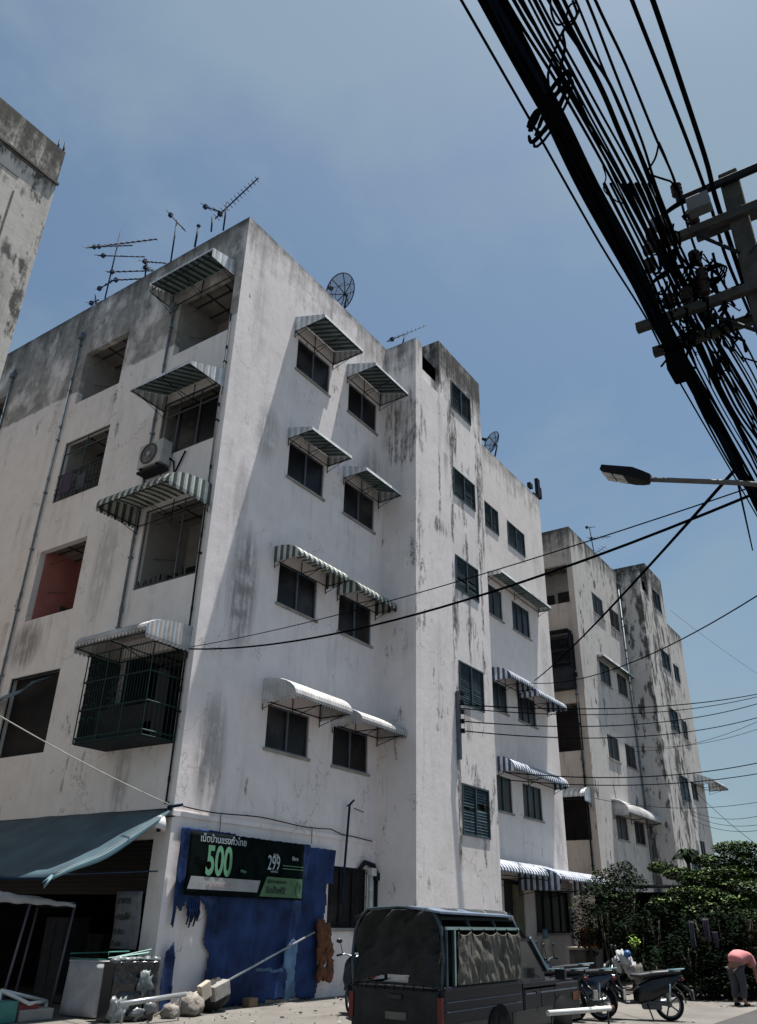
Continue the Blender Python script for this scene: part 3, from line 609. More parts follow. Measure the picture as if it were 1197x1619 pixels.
# ------------------------------------------------------------------ things fixed to the buildings
# air conditioner unit on the side face
ac=thing('air_conditioner','boxy off white air conditioner unit with a round fan, bolted under a side balcony','air conditioner',(U0-.3,15.2,12.2))
c0=hit(281,706,0,U0)   # wall side
x0,x1,y0,y1,z0,z1=U0-.40,U0-.06,14.55,15.45,11.88,12.58
b=MB(); b.box((x0,y0,z0),(x1,y1,z1)); b.build('casing',M['ac_white'],ac,bevel=.03)
b=MB(); 
b.lathe([(.30,0),(.30,.03),(.27,.035),(.27,0)],(x0-.003,y1-.42,(z0+z1)/2),(-1,0,0),28)
for k in range(8): 
    r=.04+k*.03; b.lathe([(r,.02),(r+.006,.026),(r+.012,.02)],(x0,y1-.42,(z0+z1)/2),(-1,0,0),24)
b.build('fan_guard',M['ac_dark'],ac)
b=MB(); 
for k in range(5):
    a=k*2*math.pi/5; c=Vector((x0-.012,y1-.42,(z0+z1)/2)); p=[c+Vector((0,math.cos(a+t)*r,math.sin(a+t)*r)) for r,t in ((.07,-.3),(.25,-.1),(.26,.45),(.07,.5))]; b.face(p)
b.lathe([(.075,.01),(.07,.03),(0.0,.035)],(x0,y1-.42,(z0+z1)/2),(-1,0,0),16); M_('fan_grey',(.36,.35,.34),.5); b.build('fan',M['fan_grey'],ac)
b=MB(); 
for y in (y0+.15,y1-.15): b.box((x0,y-.02,z0-.06),(U0,y+.02,z0-.004)); b.tube([(x0+.02,y,z0-.05),(U0,y,z0-.5)],.016,4)
b.box((x0+.02,y0+.02,z0-.14),(x1,y1-.02,z0-.075)); b.build('wall_bracket',M['iron_dark'],ac)
b=MB(); b.tube([(x1-.05,y0,z0+.2),(x1,y0-.12,z0+.1),(U0-.05,y0-.2,z0-.3),(U0-.05,y0-.5,z0+.3)],.025,6); b.build('pipework',M['cable'],ac)

def antenna(name,label,base,top,booms,group=None,loops=()):
    """booms: (p,q,n elements,half length,element direction)"""
    t=thing(name,label,'antenna',base,0,group); b=MB(); b.tube([base,top],.028,6); b.build('mast',M['iron_blue'],t)
    for p,q,n,h,d in booms:
        b=MB(); p,q=Vector(p),Vector(q); d=Vector(d).normalized(); b.tube([p,q],.022,5)
        for k in range(n):
            c=p.lerp(q,(k+.5)/n); l=h*(1-.35*k/n); b.tube([c-d*l,c+d*l],.012,4)
        c=p.lerp(q,.12); b.box(c-Vector((.06,.06,.06)),c+Vector((.06,.06,.06)))
        b.build('boom',M['iron_blue'],t)
    return t
H=lambda x,y,u=12.1: hit(x,y,0,u)
def HB(u,*bm): return [(H(x0,y0,u),H(x1,y1,u),n,h,d) for x0,y0,x1,y1,n,h,d in bm]
antenna('television_antenna','tall antenna with a long boom slanting up at the main roof corner',H(353,364),H(359,320),HB(12.1,(340,346,409,281,13,.3,(1,.5,.6)),))
antenna('television_antenna','short antenna stub with a tiny pink tipped arm beside the tall corner antenna',H(334,366),H(336,343),HB(12.1,(322,326,347,334,3,.25,(1,0,.2)),))
antenna('television_antenna','single mast antenna with one stubby tilted boom on the left roof edge',H(270,414),H(280,348),HB(12.1,(267,337,292,364,8,.35,(1,.6,.6)),))
p=H(308,390); q=H(314,358); b=MB(); b.tube([p,q],.035,6); b.box(q-Vector((.05,.05,.0)),q+Vector((.05,.05,.05))); b.build('antenna_mast',M['iron_blue'],label='bare blue mast without any boom standing on the left roof edge',cat='mast')
antenna('television_antenna','crowded mast carrying four long comb booms on the far left roof edge',H(166,472),H(191,366),
  HB(12.1,(137,392,248,378,13,.42,(1,.35,.9)),(150,390,209,388,7,.3,(1,.35,.9)),(155,404,228,406,9,.4,(1,.35,.9)),(176,443,240,440,8,.3,(1,.3,.8)),(170,430,236,428,7,.3,(1,.3,.8)),(154,458,182,442,4,.2,(1,0,1))))
antenna('television_antenna','short braced antenna hugging the parapet right of the crowded mast',H(229,440),H(233,410),HB(12.1,(225,413,262,416,6,.3,(1,.2,.7)),(228,422,246,430,3,.25,(1,0,.9))))
antenna('television_antenna','stubby antenna half hidden by the parapet left of the crowded mast',H(152,482),H(151,466),HB(12.1,(143,480,156,474,3,.3,(1,.2,.7)),))
K=lambda x,y,v=13.3: hit(x,y,1,v)
b_=K(636,545); t_=K(641,528)
antenna('television_antenna','lone antenna with one straight ribbed boom above the inner corner of the striped awning block',b_,t_,[(K(612,540),K(673,514),9,.1,(0,0,1))])
K2=lambda x,y: hit(x,y,1,13.0)
antenna('television_antenna','distant antenna with three short arms on the far mouldy block',K2(941,884),K2(932,834),[(K2(926,834),K2(941,833),2,.2,(0,1,.3)),(K2(931,852),K2(964,848),5,.3,(0,1,.6)),(K2(934,880),K2(957,864),5,.3,(0,1,.6))])
# mast group at the right corner of the main roof
t=thing('rooftop_radio','small dark sector antenna cluster on the right end of the awning block roof','antenna',K(853,800,13.0))
b=MB(); b.tube([K(851,800,13.0),K(849,762,13.0)],.05,6); b.build('mast',M['iron_dark'],t)
b=MB()
for x,y,w,h in ((838,768,.16,.12),(850,772,.14,.5),(846,785,.3,.08),(853,780,.1,.3)): c=K(x,y,13.0); b.box(c-Vector((w,.08,h)),c+Vector((w,.08,h)))
b.build('panel',M['iron_dark'],t)

def dish(label,c,r,axis,foot):
    t=thing('satellite_dish',label,'satellite dish',foot); axis=Vector(axis).normalized()
    a=Vector((0,0,1)); x=(a-axis*a.dot(axis)).normalized(); y=axis.cross(x); c=Vector(c); dp=.32*r
    fn=lambda p,rr: c+(x*math.cos(p)+y*math.sin(p))*rr+axis*(dp*(rr/r)**2-dp)
    b=MB(); b.grid(lambda A,B: fn(A*2*math.pi,max(.02,B)*r),32,6); o=b.build('mesh_bowl',M['dish_mesh'],t)
    b=MB(); b.tube([fn(k*2*math.pi/32,r) for k in range(33)],.022,5,cap=False)
    b.tube([fn(k*2*math.pi/32,r*.55) for k in range(33)],.009,4,cap=False)
    b.build('rim',M['iron_blue'],t)
    for k in range(8):
        b=MB(); b.tube([fn(k*math.pi/4,r*j/5) for j in range(6)],.018,5); b.build('rib',M['iron_blue'],t)
    f=c+axis*r*.75; b=MB()
    for k in range(3): b.tube([fn(k*2*math.pi/3+.4,r),f],.012,4)
    b.lathe([(.0,-.08),(.08,-.08),(.08,.08),(0,.08)],f,axis,10); b.build('feed_arm',M['iron_dark'],t)
    b=MB(); b.tube([c-axis*dp,c-axis*(dp+.15),Vector(foot)],.04,6); b.build('stand',M['iron_blue'],t)
M['dish_rim']=M['iron_blue']
dish('large mesh satellite dish rising behind the parapet left of the stair tower',K(538,462,13.9),.70,(-.15,.75,.62),K(538,500,13.9)-Vector((0,0,.6)))
dish('small mesh satellite dish peeking over the roof right of the stair tower',K(777,700,13.6),.56,(-.2,.75,.6),K(777,725,13.6)-Vector((0,0,.6)))

# ------------------------------------------------------------------ corner of the ground floor
# blue tarpaulin on the front wall
TP=[(11.9,3.17),(13.2,3.155),(14.6,3.13),(16.1,3.11),(17.0,3.09),(16.98,2.35),(16.75,2.33),(16.78,1.9),(16.6,1.3),(16.5,.9),(16.6,.45),(16.45,.03),(15.4,.05),(14.2,.03),(13.1,.02),(12.95,.5),(13.05,.95),(12.85,1.15),(12.9,1.55),(12.7,1.9),(12.62,1.62),(12.45,1.75),(12.3,1.6),(12.22,1.85),(12.12,1.65),(12.0,1.75),(11.93,1.1),(11.9,2.2)]
def inside(x,y,poly):
    r=False; j=len(poly)-1
    for i in range(len(poly)):
        a,c=poly[i],poly[j]
        if (a[1]>y)!=(c[1]>y) and x<(c[0]-a[0])*(y-a[1])/(c[1]-a[1])+a[0]: r=not r
        j=i
    return r
def sheet(name,label,cat,poly,v,m,n=(120,80),amp=.03,par=None,kind=None,fold=6):
    xs=[p[0] for p in poly]; zs=[p[1] for p in poly]; x0,x1,z0,z1=min(xs),max(xs),min(zs),max(zs); b=MB()
    def fn(a,c):
        x=x0+(x1-x0)*a; z=z0+(z1-z0)*c; q=Vector((x*1.5,z*.6,.3))
        d=(noise.noise(q*1.3)+.5*noise.noise(q*3.7)+.25*noise.noise(Vector((x*9,z*1.5,2))))*amp+abs(noise.noise(Vector((x*fold,z*.8,5))))*amp*.8
        return (x+noise.noise(q*2)*.02,v-.03-abs(amp)-d,z+.02*noise.noise(q*6))
    b.grid(fn,*n,keep=lambda a,c: inside(x0+(x1-x0)*a,z0+(z1-z0)*c,poly))
    return b.build(name,m,par,label=label,cat=cat,kind=kind,solid=.004)
sheet('tarpaulin','big torn dark blue tarpaulin covering the front wall near the corner','tarpaulin',TP,V0,M['tarp_blue'],amp=.045)
sheet('tarpaulin','narrow torn blue strip of tarpaulin hanging low beside the corner column','tarpaulin',[(11.86,1.0),(12.0,1.15),(12.08,.9),(12.1,.05),(11.84,.02),(11.8,.5)],V0-.05,M['tarp_blue'],n=(16,40),amp=.05)
sheet('plastic_sheet','pale blue plastic rag hanging low on the right part of the blue tarpaulin','plastic sheet',[(15.15,.98),(15.45,1.2),(15.6,1.1),(15.55,.6),(15.62,.08),(15.2,.05),(15.28,.5),(15.2,.62),(14.3,.66),(14.3,.6),(15.15,.56)],V0-.16,M['tarp_light'],n=(50,40),amp=.03)
b=MB()
for k in range(5):
    s=12.3+.06*k; b.tube([(s,V0-.13,1.9-.02*k),(s+.03,V0-.15,1.65),(s+random.uniform(-.03,.05),V0-.14,1.42+random.uniform(-.05,.1))],[.02,.03,.015],5)
b.build('hanging_rag',M['tarp_blue'],label='knotted dark blue rag dangling in the torn notch of the big tarpaulin',cat='rag')
# banner
bn=thing('banner','dark advertising banner with green 500 and small 299, fixed on the blue tarpaulin','banner',(13.8,V0-.2,1.97))
vb=V0-.20
def wob(x,z): return vb+.015*math.sin(x*3.1)+.01*noise.noise(Vector((x*2,z*3,1)))
b=MB(); b.grid(lambda a,c:(12.05+3.6*a,wob(12.05+3.6*a,c),1.95+1.16*c),40,14); b.build('banner_sheet',M['banner_dark'],bn,solid=.006)
def poly_face(pts,m,name,off=.012):
    b=MB(); b.face([(x,vb-.02-off,z) for x,z in pts]); b.build(name,M[m],bn,solid=.002)
poly_face([(12.17,2.29),(14.2,2.29),(14.12,2.06),(12.1,2.06)],'banner_white','white_panel')
poly_face([(14.4,2.38),(15.62,2.38),(15.62,1.99),(14.2,1.99)],'banner_green','green_panel')
b=MB()
for z in (2.56,2.62): b.box((14.9,vb-.036,z),(15.62,vb-.033,z+.012))
b.build('stripe',M['text_green'],bn)
def text(body,x,z,size,m,par,v,thick=0,sx=1,shear=0,rot=None,name='lettering'):
    cu=bpy.data.curves.new(name,'FONT'); cu.body=body; cu.size=size; cu.extrude=.002; cu.offset=thick; cu.shear=shear
    o=bpy.data.objects.new('tmp',cu); COL.objects.link(o); dg=bpy.context.evaluated_depsgraph_get(); dg.update()
    me=bpy.data.meshes.new_from_object(o.evaluated_get(dg)); bpy.data.objects.remove(o)
    rr=rot or Matrix.Rotation(R(90),4,'X')
    mt=Matrix.Translation((x,v,z))@rr@Matrix.Diagonal((sx,1,1,1))
    me.transform(mworld(par).inverted()@mt); me.name=name; me.materials.clear(); me.materials.append(M[m])
    n=bpy.data.objects.new(name,me); COL.objects.link(n); n.parent=par; return n
tv=vb-.04
text('500',12.52,2.34,.76,'text_green',bn,tv,.018,.66); text('299',14.38,2.52,.42,'text_white',bn,tv,0,.66)
text('เน็ตบ้านแรงทั่วไทย',12.30,2.93,.185,'text_white',bn,tv,.001); text('fibre',15.2,2.75,.12,'text_white',bn,tv,.001); 
text('เริ่มต้น',14.55,2.80,.07,'text_white',bn,tv); text('บาท/เดือน',14.5,2.47,.06,'text_white',bn,tv)
text('เน็ตบ้านแรงระดับ',14.42,2.26,.095,'text_dark',bn,tv,.001); text('ติดตั้งฟรี!',14.38,2.06,.17,'text_dark',bn,tv,.003)
text('Mbps',13.55,2.42,.08,'text_green',bn,tv); text('สนใจติดต่อ 08-',12.6,2.12,.13,'text_pink',bn,tv,0)
b=MB(); 
for r in (.1,.14): b.tube([(15.47+math.cos(a*.4)*r*.7,tv,2.17+math.sin(a*.4)*r) for a in range(14)],.004,4)
b.build('emblem',M['text_dark'],bn)

# floodlight at the corner
t=thing('floodlight','small white floodlight mounted on the corner just under the cloth awning','floodlight',(U0-.2,V0+.05,3.1))
c=hit(252,1303,0,U0-.25); b=MB(); b.lathe([(.0,.16),(.07,.15),(.12,.05),(.17,-.1),(.165,-.1),(.0,-.06)],c,(.2,-.1,1),14); b.build('shade',M['porcelain'],t)
b=MB(); b.tube([c+Vector((0,0,.12)),(U0+.05,V0+.0,c.z+.18)],.02,5); b.box(c+Vector((-.03,-.03,-.14)),c+Vector((.03,.03,-.02))); b.build('arm',M['iron_dark'],t)
# cloth awning of the corner shop
t=thing('cloth_awning','wide blue grey canvas awning sloping down over the corner shopfront','awning',(10.5,16,2.1))
b=MB()
def fn(a,c):   # a along v, c from wall to front
    v=12.86+8.5*a; sag=.18*math.sin(c*math.pi)+.03*math.sin(a*22)*c
    p=Vector((U0-.03-2.5*c, v-.06*c, 3.5-(1.36)*c-sag*.6)); p.z+=.03*noise.noise(p*1.3); return p
b.grid(fn,40,12); o=b.build('canvas',M['awning_cloth'],t,solid=.012)
b=MB(); b.grid(lambda a,c:(fn(0,a)+Vector((0,-.02,-c*(.03+.09*math.sin(min(1,a*1.1)*math.pi*.9))))),24,3); b.build('hem',M['awning_hem'],t,solid=.008)
b=MB(); e=fn(0,1); 
for k in range(6): b.tube([e,e+Vector((random.uniform(-.18,-.02),random.uniform(-.1,.12),random.uniform(-.22,-.02)))],[.03,.008],5)
b.build('tied_corner',M['awning_hem'],t)
b=MB(); b.tube([fn(0,1)+Vector((0,0,-.03)),fn(1,1)+Vector((0,0,-.03))],.025,6); b.tube([(U0-.03,12.9,3.47),(U0-.03,21,3.47)],.03,6)
b.tube([fn(0,.93)+Vector((0,0,-.05)),(U0-.02,13.05,2.35)],.014,5); b.tube([fn(.4,.98)+Vector((0,0,-.05)),(U0-.02,16.3,2.3)],.014,5)
b.tube([(U0-.05,12.95,3.52),(U0-.05,12.55,3.54)],.03,6); b.build('frame',M['iron_blue'],t)
t=thing('cloth_awning','second darker canvas awning continuing beyond the corner shop awning at the left edge','awning',(10.5,24,2.1))
b=MB(); b.grid(lambda a,c:(U0-.03-2.3*c,19.2+7*a,3.62-1.1*c-.1*math.sin(c*3.1)),20,8); b.build('canvas',M['tarp_light'],t,solid=.012)

# stall frame
t=thing('market_stall','metal tube stall frame with white plastic roof under the cloth awning','stall',(9.6,14.3,0))
A=hit(118,1434,1,13.9); B_=hit(78,1600,1,13.9); C_=hit(49,1425,1,13.9); D_=hit(5,1578,1,13.9)
B_=Vector((B_.x,13.9,0)); C0=Vector((C_.x,13.9,C_.z)); D0=Vector((D_.x-.05,13.9,0))
off=Vector((0,1.1,0)); b=MB()
for p,q in ((A,B_),(C0,D0),(A+off,B_+off),(C0+off,D0+off)):
    b2=MB(); b2.tube([p,q],.022,8); b2.build('leg',M['purple_metal'],t)
b.tube([A,C0,C0+Vector((-.9,0,.1))],.02,6); b.tube([A,A+off],.02,6); b.tube([A+off,C0+off],.02,6); b.build('top_frame',M['iron_dark'],t)
E0=C0+Vector((-1.0,0,.12)); b=MB()
def fn(a,c):
    p=E0.lerp(A,a)+off*c*1.05; p.z+=.05+.02*math.sin(a*14+c*5)-.05*(1-c)*0; return p
b.grid(fn,20,6); b.grid(lambda a,c:(E0.lerp(A,a)+Vector((0,-.03,.05-c*(.14*(1-a)+.05)+.01*math.sin(a*30)))),24,2); b.build('plastic_roof',M['cloth_white'],t,solid=.006)
b=MB(); zl=.33
P0=hit(2,1566,1,13.7); P1_=hit(74,1583,1,13.7); P2=hit(46,1587,1,13.3)
for p,q in ((P0,P1_),(P1_,P2),(P2,P0)): b.tube([p,q],.03,6)
b.tube([P1_,Vector((P1_.x,P1_.y,0))],.03,6); b.tube([P0,Vector((P0.x,P0.y,0))],.03,6); b.build('white_tray',M['white_paint'],t)
b=MB(); b.box((P2.x-.15,13.35,.0),(P2.x+.25,13.75,.24)); b.build('storage_bin',M['maroon'],bevel=.02,label='maroon bin standing under the white rail of the stall frame',cat='bin')
b=MB(); b.box((P0.x-.5,13.3,.0),(P0.x+.1,13.7,.30)); b.build('storage_bin',M['green_box'],bevel=.02,label='teal green bin at the left edge under the stall frame',cat='bin')
b=MB(); b.box((P0.x+.15,13.3,.0),(P0.x+.8,13.75,.17)); b.build('storage_box',M['concrete'],bevel=.02,label='low grey box between the teal bin and the maroon bin',cat='box')
# dark goods in the shop
for k,(y,w,h,mm,lb) in enumerate([(17.5,.8,1.5,'shirt_grey','grey cupboard standing in the dark shop behind the stall'),(16.1,.5,1.2,'inner_dark','dark cabinet in the shop right of the grey cupboard')]):
    b=MB(); b.box((U0+1.2,y-w/2,0),(U0+1.8,y+w/2,h)); b.box((U0+1.18,y-w/2+.04,.1),(U0+1.199,y-.02,h-.08)); b.box((U0+1.18,y+.02,.1),(U0+1.199,y+w/2-.04,h-.08)); b.build('cupboard',M[mm],label=lb,cat='cupboard')
# notice with writing on the column side
t=thing('notice_board','pale notice sheet with dark handwriting hanging beside the shop opening','notice',(U0-.05,13.75,1.1))
b=MB(); b.grid(lambda a,c:(U0+.02+.02*math.sin(c*5),14.15-.75*a,1.0+1.0*c),6,8); b.build('sheet',M['poster'],t,solid=.006)
rl=Matrix.Rotation(R(-90),4,'Z')@Matrix.Rotation(R(90),4,'X')
for z,s_,tx in ((1.78,.16,'อาหาร'),(1.5,.15,'ตามสั่ง'),(1.25,.12,'กับข้าว'),(1.05,.10,'น้ำแข็ง')): 
    text(tx,U0-.02,z,s_,'text_dark',t,14.08,0.003,rot=rl)
# white pleated table, bagged crate
t=thing('draped_table','narrow table draped in pleated white cloth beside the stall','table',(10.8,13.7,0))
def drape(par,name,m,pts,z0,z1,n=26,amp=.02,seed=0):
    P_=[Vector((*p,0)) for p in pts]; L_=[0]; 
    for a,c in zip(P_,P_[1:]): L_.append(L_[-1]+(c-a).length)
    def at(s):
        s*=L_[-1]
        for i in range(len(P_)-1):
            if s<=L_[i+1]+1e-9:
                k=(s-L_[i])/(L_[i+1]-L_[i]); d=(P_[i+1]-P_[i]).normalized(); return P_[i].lerp(P_[i+1],k),Vector((d.y,-d.x,0))
        return P_[-1],Vector((0,-1,0))
    b=MB()
    def fn(a,c):
        p,nn=at(a); return p+nn*(abs(math.sin(a*n*1.3+seed))*amp*2*(1-c*.6)+.05*(1-c))+Vector((0,0,z0+(z1-z0)*c))
    b.grid(fn,n*4,6); return b.build(name,M[m],par,solid=.006)
g1=hit(95,1606,2,0); g2=hit(156,1612,2,0); d=(g2-g1); d.z=0; nn=Vector((-d.y,d.x,0)).normalized()
if nn.dot(g1)<0: nn=-nn
c1,c2=g1+nn*.5,g2+nn*.5
drape(t,'cloth_skirt','cloth_white',[(c1.x,c1.y),(g1.x,g1.y),(g2.x,g2.y),(c2.x,c2.y)],.03,.83,n=9)
b=MB(); b.face([p+Vector((0,0,.84)) for p in (g1,g2,c2,c1)]); b.build('table_top',M['cloth_white'],t,solid=.03)
b=MB(); b.tube([g1+Vector((0,0,.88)),g2+Vector((0,0,.88)),g2+Vector((.0,0,1.0)),c2+Vector((0,0,1.0)),c1+Vector((0,0,.95)),g1+Vector((0,0,.95))],.012,5); b.build('wire_rail',M['green_box'],t)
t=thing('bagged_crate','tall black crate wrapped in crinkled clear plastic at the foot of the column','crate',(11.1,12.5,0))
g1=hit(168,1618,2,0); g2=hit(240,1614,2,0); d=(g2-g1); nn=Vector((-d.y,d.x,0)).normalized()
if nn.dot(g1)<0: nn=-nn
c1,c2=g1+nn*.45,g2+nn*.45
b=MB(); 
for p,q in ((c1,g1),(g1,g2),(g2,c2),(c2,c1)): b.face([p,q,q+Vector((0,0,.86)),p+Vector((0,0,.86))])
b.build('crate_body',M['black_plastic'],t)
M_('wrinkled_bag',(.012,.013,.016),.22,0,.3,3,.8,spec=.7)
b=MB(); 
def fn(a,c):
    p=g1.lerp(g2,a)-nn*(.025+.04*abs(noise.noise(Vector((a*4,c*4,1))))+.03*noise.noise(Vector((a*9,c*7,4)))); p.z=.02+.86*c; return p
b.grid(fn,30,30); b.build('plastic_wrap',M['wrinkled_bag'],t,solid=.004)
b=MB(); 
for (a,c,ra,rc,sd) in ((.68,.62,.14,.16,1),(.18,.16,.16,.2,2),(.6,.12,.12,.08,3),(.85,.2,.1,.1,4)):
    o=g1.lerp(g2,a)-nn*.07; o.z=.86*c+.03; ax=(g2-g1).normalized()
    rot=Matrix((ax,nn,Vector((0,0,1)))).transposed(); b.blob(o,(ra,.03,rc),14,10,0,.8,sd,rot)
b.build('plastic_bag',M['plastic_clear'],t)
b=MB()
for k in range(7): a=k/6; o=g1.lerp(g2,a); b.blob(o+nn*random.uniform(.02,.3)+Vector((0,0,.9)),(.09,.08,.05),8,6,0,.5,k)
b.build('top_clutter',M['plastic_clear'],t)
b=MB(); 
for k in range(4): p=c1.lerp(g1,.3)+Vector((0.02*k,0,.92)); b.tube([p,p+(g2-g1)*.9+Vector((0,0,random.uniform(-.05,.15)))],.01,4)
b.build('wire_basket',M['green_box'],t)
# things on the ground by the column
def rock(label,px,r,seed,z=None):
    c=hit(*px,2,0); b=MB(); b.blob(c+Vector((0,0,r*.6)),(r,r*.9,r*.85),16,12,0,.35,seed); return b.build('rock',M['stone'],label=label,cat='rock')
rock('large rough pale rock resting by the torn tarpaulin near the column',(298,1606),.26,3); rock('small flat rock left of the large rock at the column foot',(267,1610),.16,9)
def rod(name,label,cat,p,q,r,m,n=8): b=MB(); b.tube([p,q],r,n); return b.build(name,M[m],label=label,cat=cat)
p=hit(188,1588,1,11.75); q=hit(293,1572,1,11.75); b=MB(); b.tube([p,q],.04,10); 
b.tube([Vector((p.x+.1,p.y,p.z)),Vector((p.x+.1,p.y,0))],.012,6); b.tube([Vector((q.x-.1,q.y,q.z)),Vector((q.x-.1,q.y,0))],.012,6); b.build('plastic_pipe',M['steel'],label='grey white plastic pipe lying across in front of the corner column',cat='pipe')
p=hit(244,1606,2,0.02); q=hit(316,1566,1,12.3); rod('wooden_stick','thin pale stick propped on the dark sack behind the plastic pipe','stick',p,q,.02,'cream')
b=MB(); c=hit(336,1570,1,12.4); b.blob(Vector((c.x,12.4,.28)),(.38,.25,.3),14,10,0,.3,4); b.build('sack',M['canvas_dark'],label='dark lumpy sack slumped against the bottom of the tarpaulin',cat='sack')
c=hit(323,1567,1,12.1); b=MB(); b.obox(c,(.12,0,.05),(0,.06,0),(-.04,0,.13)); b.build('foam_block',M['cream'],label='cream foam block lying on the dark sack',cat='block',bevel=.02)
c=hit(343,1566,1,12.2); b=MB(); b.obox(c+Vector((.05,0,0)),(.2,0,.06),(0,.1,0),(-.03,0,.12)); b.build('wooden_board',M['concrete'],label='grey board leaning beside the cream foam block',cat='board',bevel=.015)
rod('bamboo_pole','long thin pole leaning diagonally across the blue tarpaulin','pole',hit(350,1556,1,12.3),hit(497,1474,1,12.55),.022,'steel')
b=MB(); c=hit(395,1592,2,0); b.box(c-Vector((.13,.1,0)),c+Vector((.13,.1,.16))); b.build('brick',M['wood'],label='dark brick on the ground by the tarpaulin hem',cat='brick',bevel=.02)
b=MB()
for k in range(60):
    c=hit(512+random.uniform(-9,12),random.uniform(1462,1545),1,12.6); b.blob(c,(.07,.06,.13),6,5,0,.6,k)
b.build('net_bundle',M['orange'],label='orange brown net bundle hanging at the right end of the tarpaulin',cat='net')
# mast leaning on the wall
b=MB(); p=hit(540,1430,1,12.7); q=hit(553,1272,1,12.7); b.tube([p,q],.03,6); b.tube([q,q+Vector((.12,-.05,.12))],.025,5); b.tube([q+Vector((-.12,0,-.05)),q+Vector((.1,0,.04))],.02,5)
b.build('antenna_mast',M['iron_blue'],label='dark pole rising from the ground floor window beside the tarpaulin',cat='mast')
rod('small_arm','short dark hook arm next to the tall dark pole on the front wall','hook',hit(560,1278,1,12.6),hit(575,1284,1,12.8),.012,'iron_dark')

# ------------------------------------------------------------------ overhead lines
PU=8.1
pole=thing('utility_pole','tall concrete utility pole with crossarms at the right edge, loaded with black cables','utility pole',(PU+.1,.42,0))
b=MB(); b.obox((PU+.1,.42,5.0),(.11,0,0),(0,.11,0),(0,0,5.0)); b.build('pole_shaft',M['pole_conc'],pole,bevel=.02)
def arm(z,v0,v1,u,th=.06,name='crossarm',m='arm_conc',dz=0):
    b=MB(); c=Vector((u,(v0+v1)/2,z)); b.obox(c,(th*.75,0,0),(0,abs(v1-v0)/2,dz),(0,0,th)); return b.build(name,M[m],pole,bevel=.008)
arm(8.08,-.9,1.78,PU-.05); arm(7.9,-.9,1.70,PU+.28); arm(9.80,-1.0,1.05,PU-.05,.045,m='lamp_body'); arm(9.22,-1.0,1.55,PU-.05); arm(9.4,-1.0,.95,PU+.28,.05)
b=MB(); 
for p,q in (((PU-.06,.95,9.2),(PU-.03,.5,8.65)),((PU,1.0,8.0),(PU,.5,7.5)),((PU,-.2,9.2),(PU,.4,8.6))): b.tube([p,q],.025,4)
b.build('arm_brace',M['iron_dark'],pole)
b=MB(); b.box((PU-.28,.66,9.34),(PU-.12,.92,9.56)); b.box((PU-.28,1.15,9.32),(PU-.16,1.36,9.48)); M_('fuse_box',(.11,.12,.13),.6); b.build('equipment_box',M['fuse_box'],pole,bevel=.01)
def spool(c,r=.065,h=.16,axis=(0,0,1),n=3):
    b=MB(); pr=[(0,-h/2)]
    for k in range(n): z=-h/2+h*k/n; pr+=[(r*.55,z),(r,z+h*.12/ n*3),(r,z+h*.2/n*3),(r*.55,z+h*.32/n*3)]
    pr+=[(0,h/2)]; b.lathe(pr,c,axis,12); return b.build('insulator',M['insul'],pole)
for c in ((PU-.06,1.42,9.42),(PU-.06,1.22,9.4),(PU-.06,1.02,9.98),(PU-.06,.9,9.42),(PU-.06,1.5,8.95),(PU-.06,.98,8.8),(PU-.06,.94,8.5),(PU-.06,1.35,8.3),(PU-.06,1.15,8.3),(PU-.06,.95,8.3)): spool(c,.07,.2)
b=MB(); b.box((PU+.05,1.32,7.42),(PU+.42,1.54,7.68)); b.box((PU-.45,1.34,7.6),(PU-.1,1.5,7.78)); b.build('splice_box',M['cable'],pole,bevel=.03)
b=MB()
for c,r in (((PU-.1,1.30,8.62),.2),((PU-.1,.86,8.45),.16),((PU-.1,1.05,9.62),.18)):
    for k in range(3):
        b.tube([(c[0]+.03*k+math.sin(a*.5)*.05,c[1]+math.cos(a*.35)*r*(1+.12*k),c[2]+math.sin(a*.35)*r*.8) for a in range(14)],.012,5)
rr=random.Random(5)
for k in range(80):
    p=Vector((PU+rr.uniform(-.3,.4),rr.uniform(.75,1.5),rr.uniform(7.6,8.9))); pts=[p]
    for j in range(4): pts.append(pts[-1]+Vector((rr.uniform(-.15,.25),rr.uniform(-.09,.09),rr.uniform(-.2,.14))))
    b.tube(pts,rr.uniform(.008,.02),5)
b.tube([(PU,.98,8.6),(PU,.92,8.3),(PU,.78,8.2),(PU,.55,8.22)],.014,5); b.tube([(PU,.95,7.95),(PU,.86,8.18),(PU,.72,8.1),(PU,.68,7.95)],.018,5)
b.build('cable_tangle',M['cable'],pole)
# street lamp arm on the pole
t=thing('street_lamp','flat dark street lamp head on a long arm reaching out from the utility pole','street lamp',(PU,.5,5.4))
b=MB(); a0=Vector((PU,.5,5.52)); a1=hit(1026,758,0,PU); b.tube([a0,a0.lerp(a1,.4)+Vector((0,0,.02)),a1],.03,8); 
M_('lamp_arm',(.10,.10,.095),.6); b.build('arm',M['lamp_arm'],t)
b=MB(); tip=hit(956,746,0,PU); d=(tip-a1).normalized(); w=Vector((1,0,0)); up=Vector((0,-d.z,d.y)); 
if up.z<0: up=-up
Lh=(tip-a1).length
i=[]
for s_,hw,h0,h1 in ((-.02,.05,-.04,.05),(.12,.08,-.05,.06),(.34,.12,-.05,.07),(1.0,.14,-.03,.03)):
    i.append([a1+d*Lh*s_+w*x*hw+up*z for x,z in ((-1,h0),(1,h0),(1,h1),(-1,h1))])
for A_,B_2 in zip(i,i[1:]):
    for k in range(4): b.face([A_[k],A_[(k+1)%4],B_2[(k+1)%4],B_2[k]])
b.face(i[0][::-1]); b.face(i[-1]); b.build('lamp_head',M['lamp_body'],t)
b=MB()
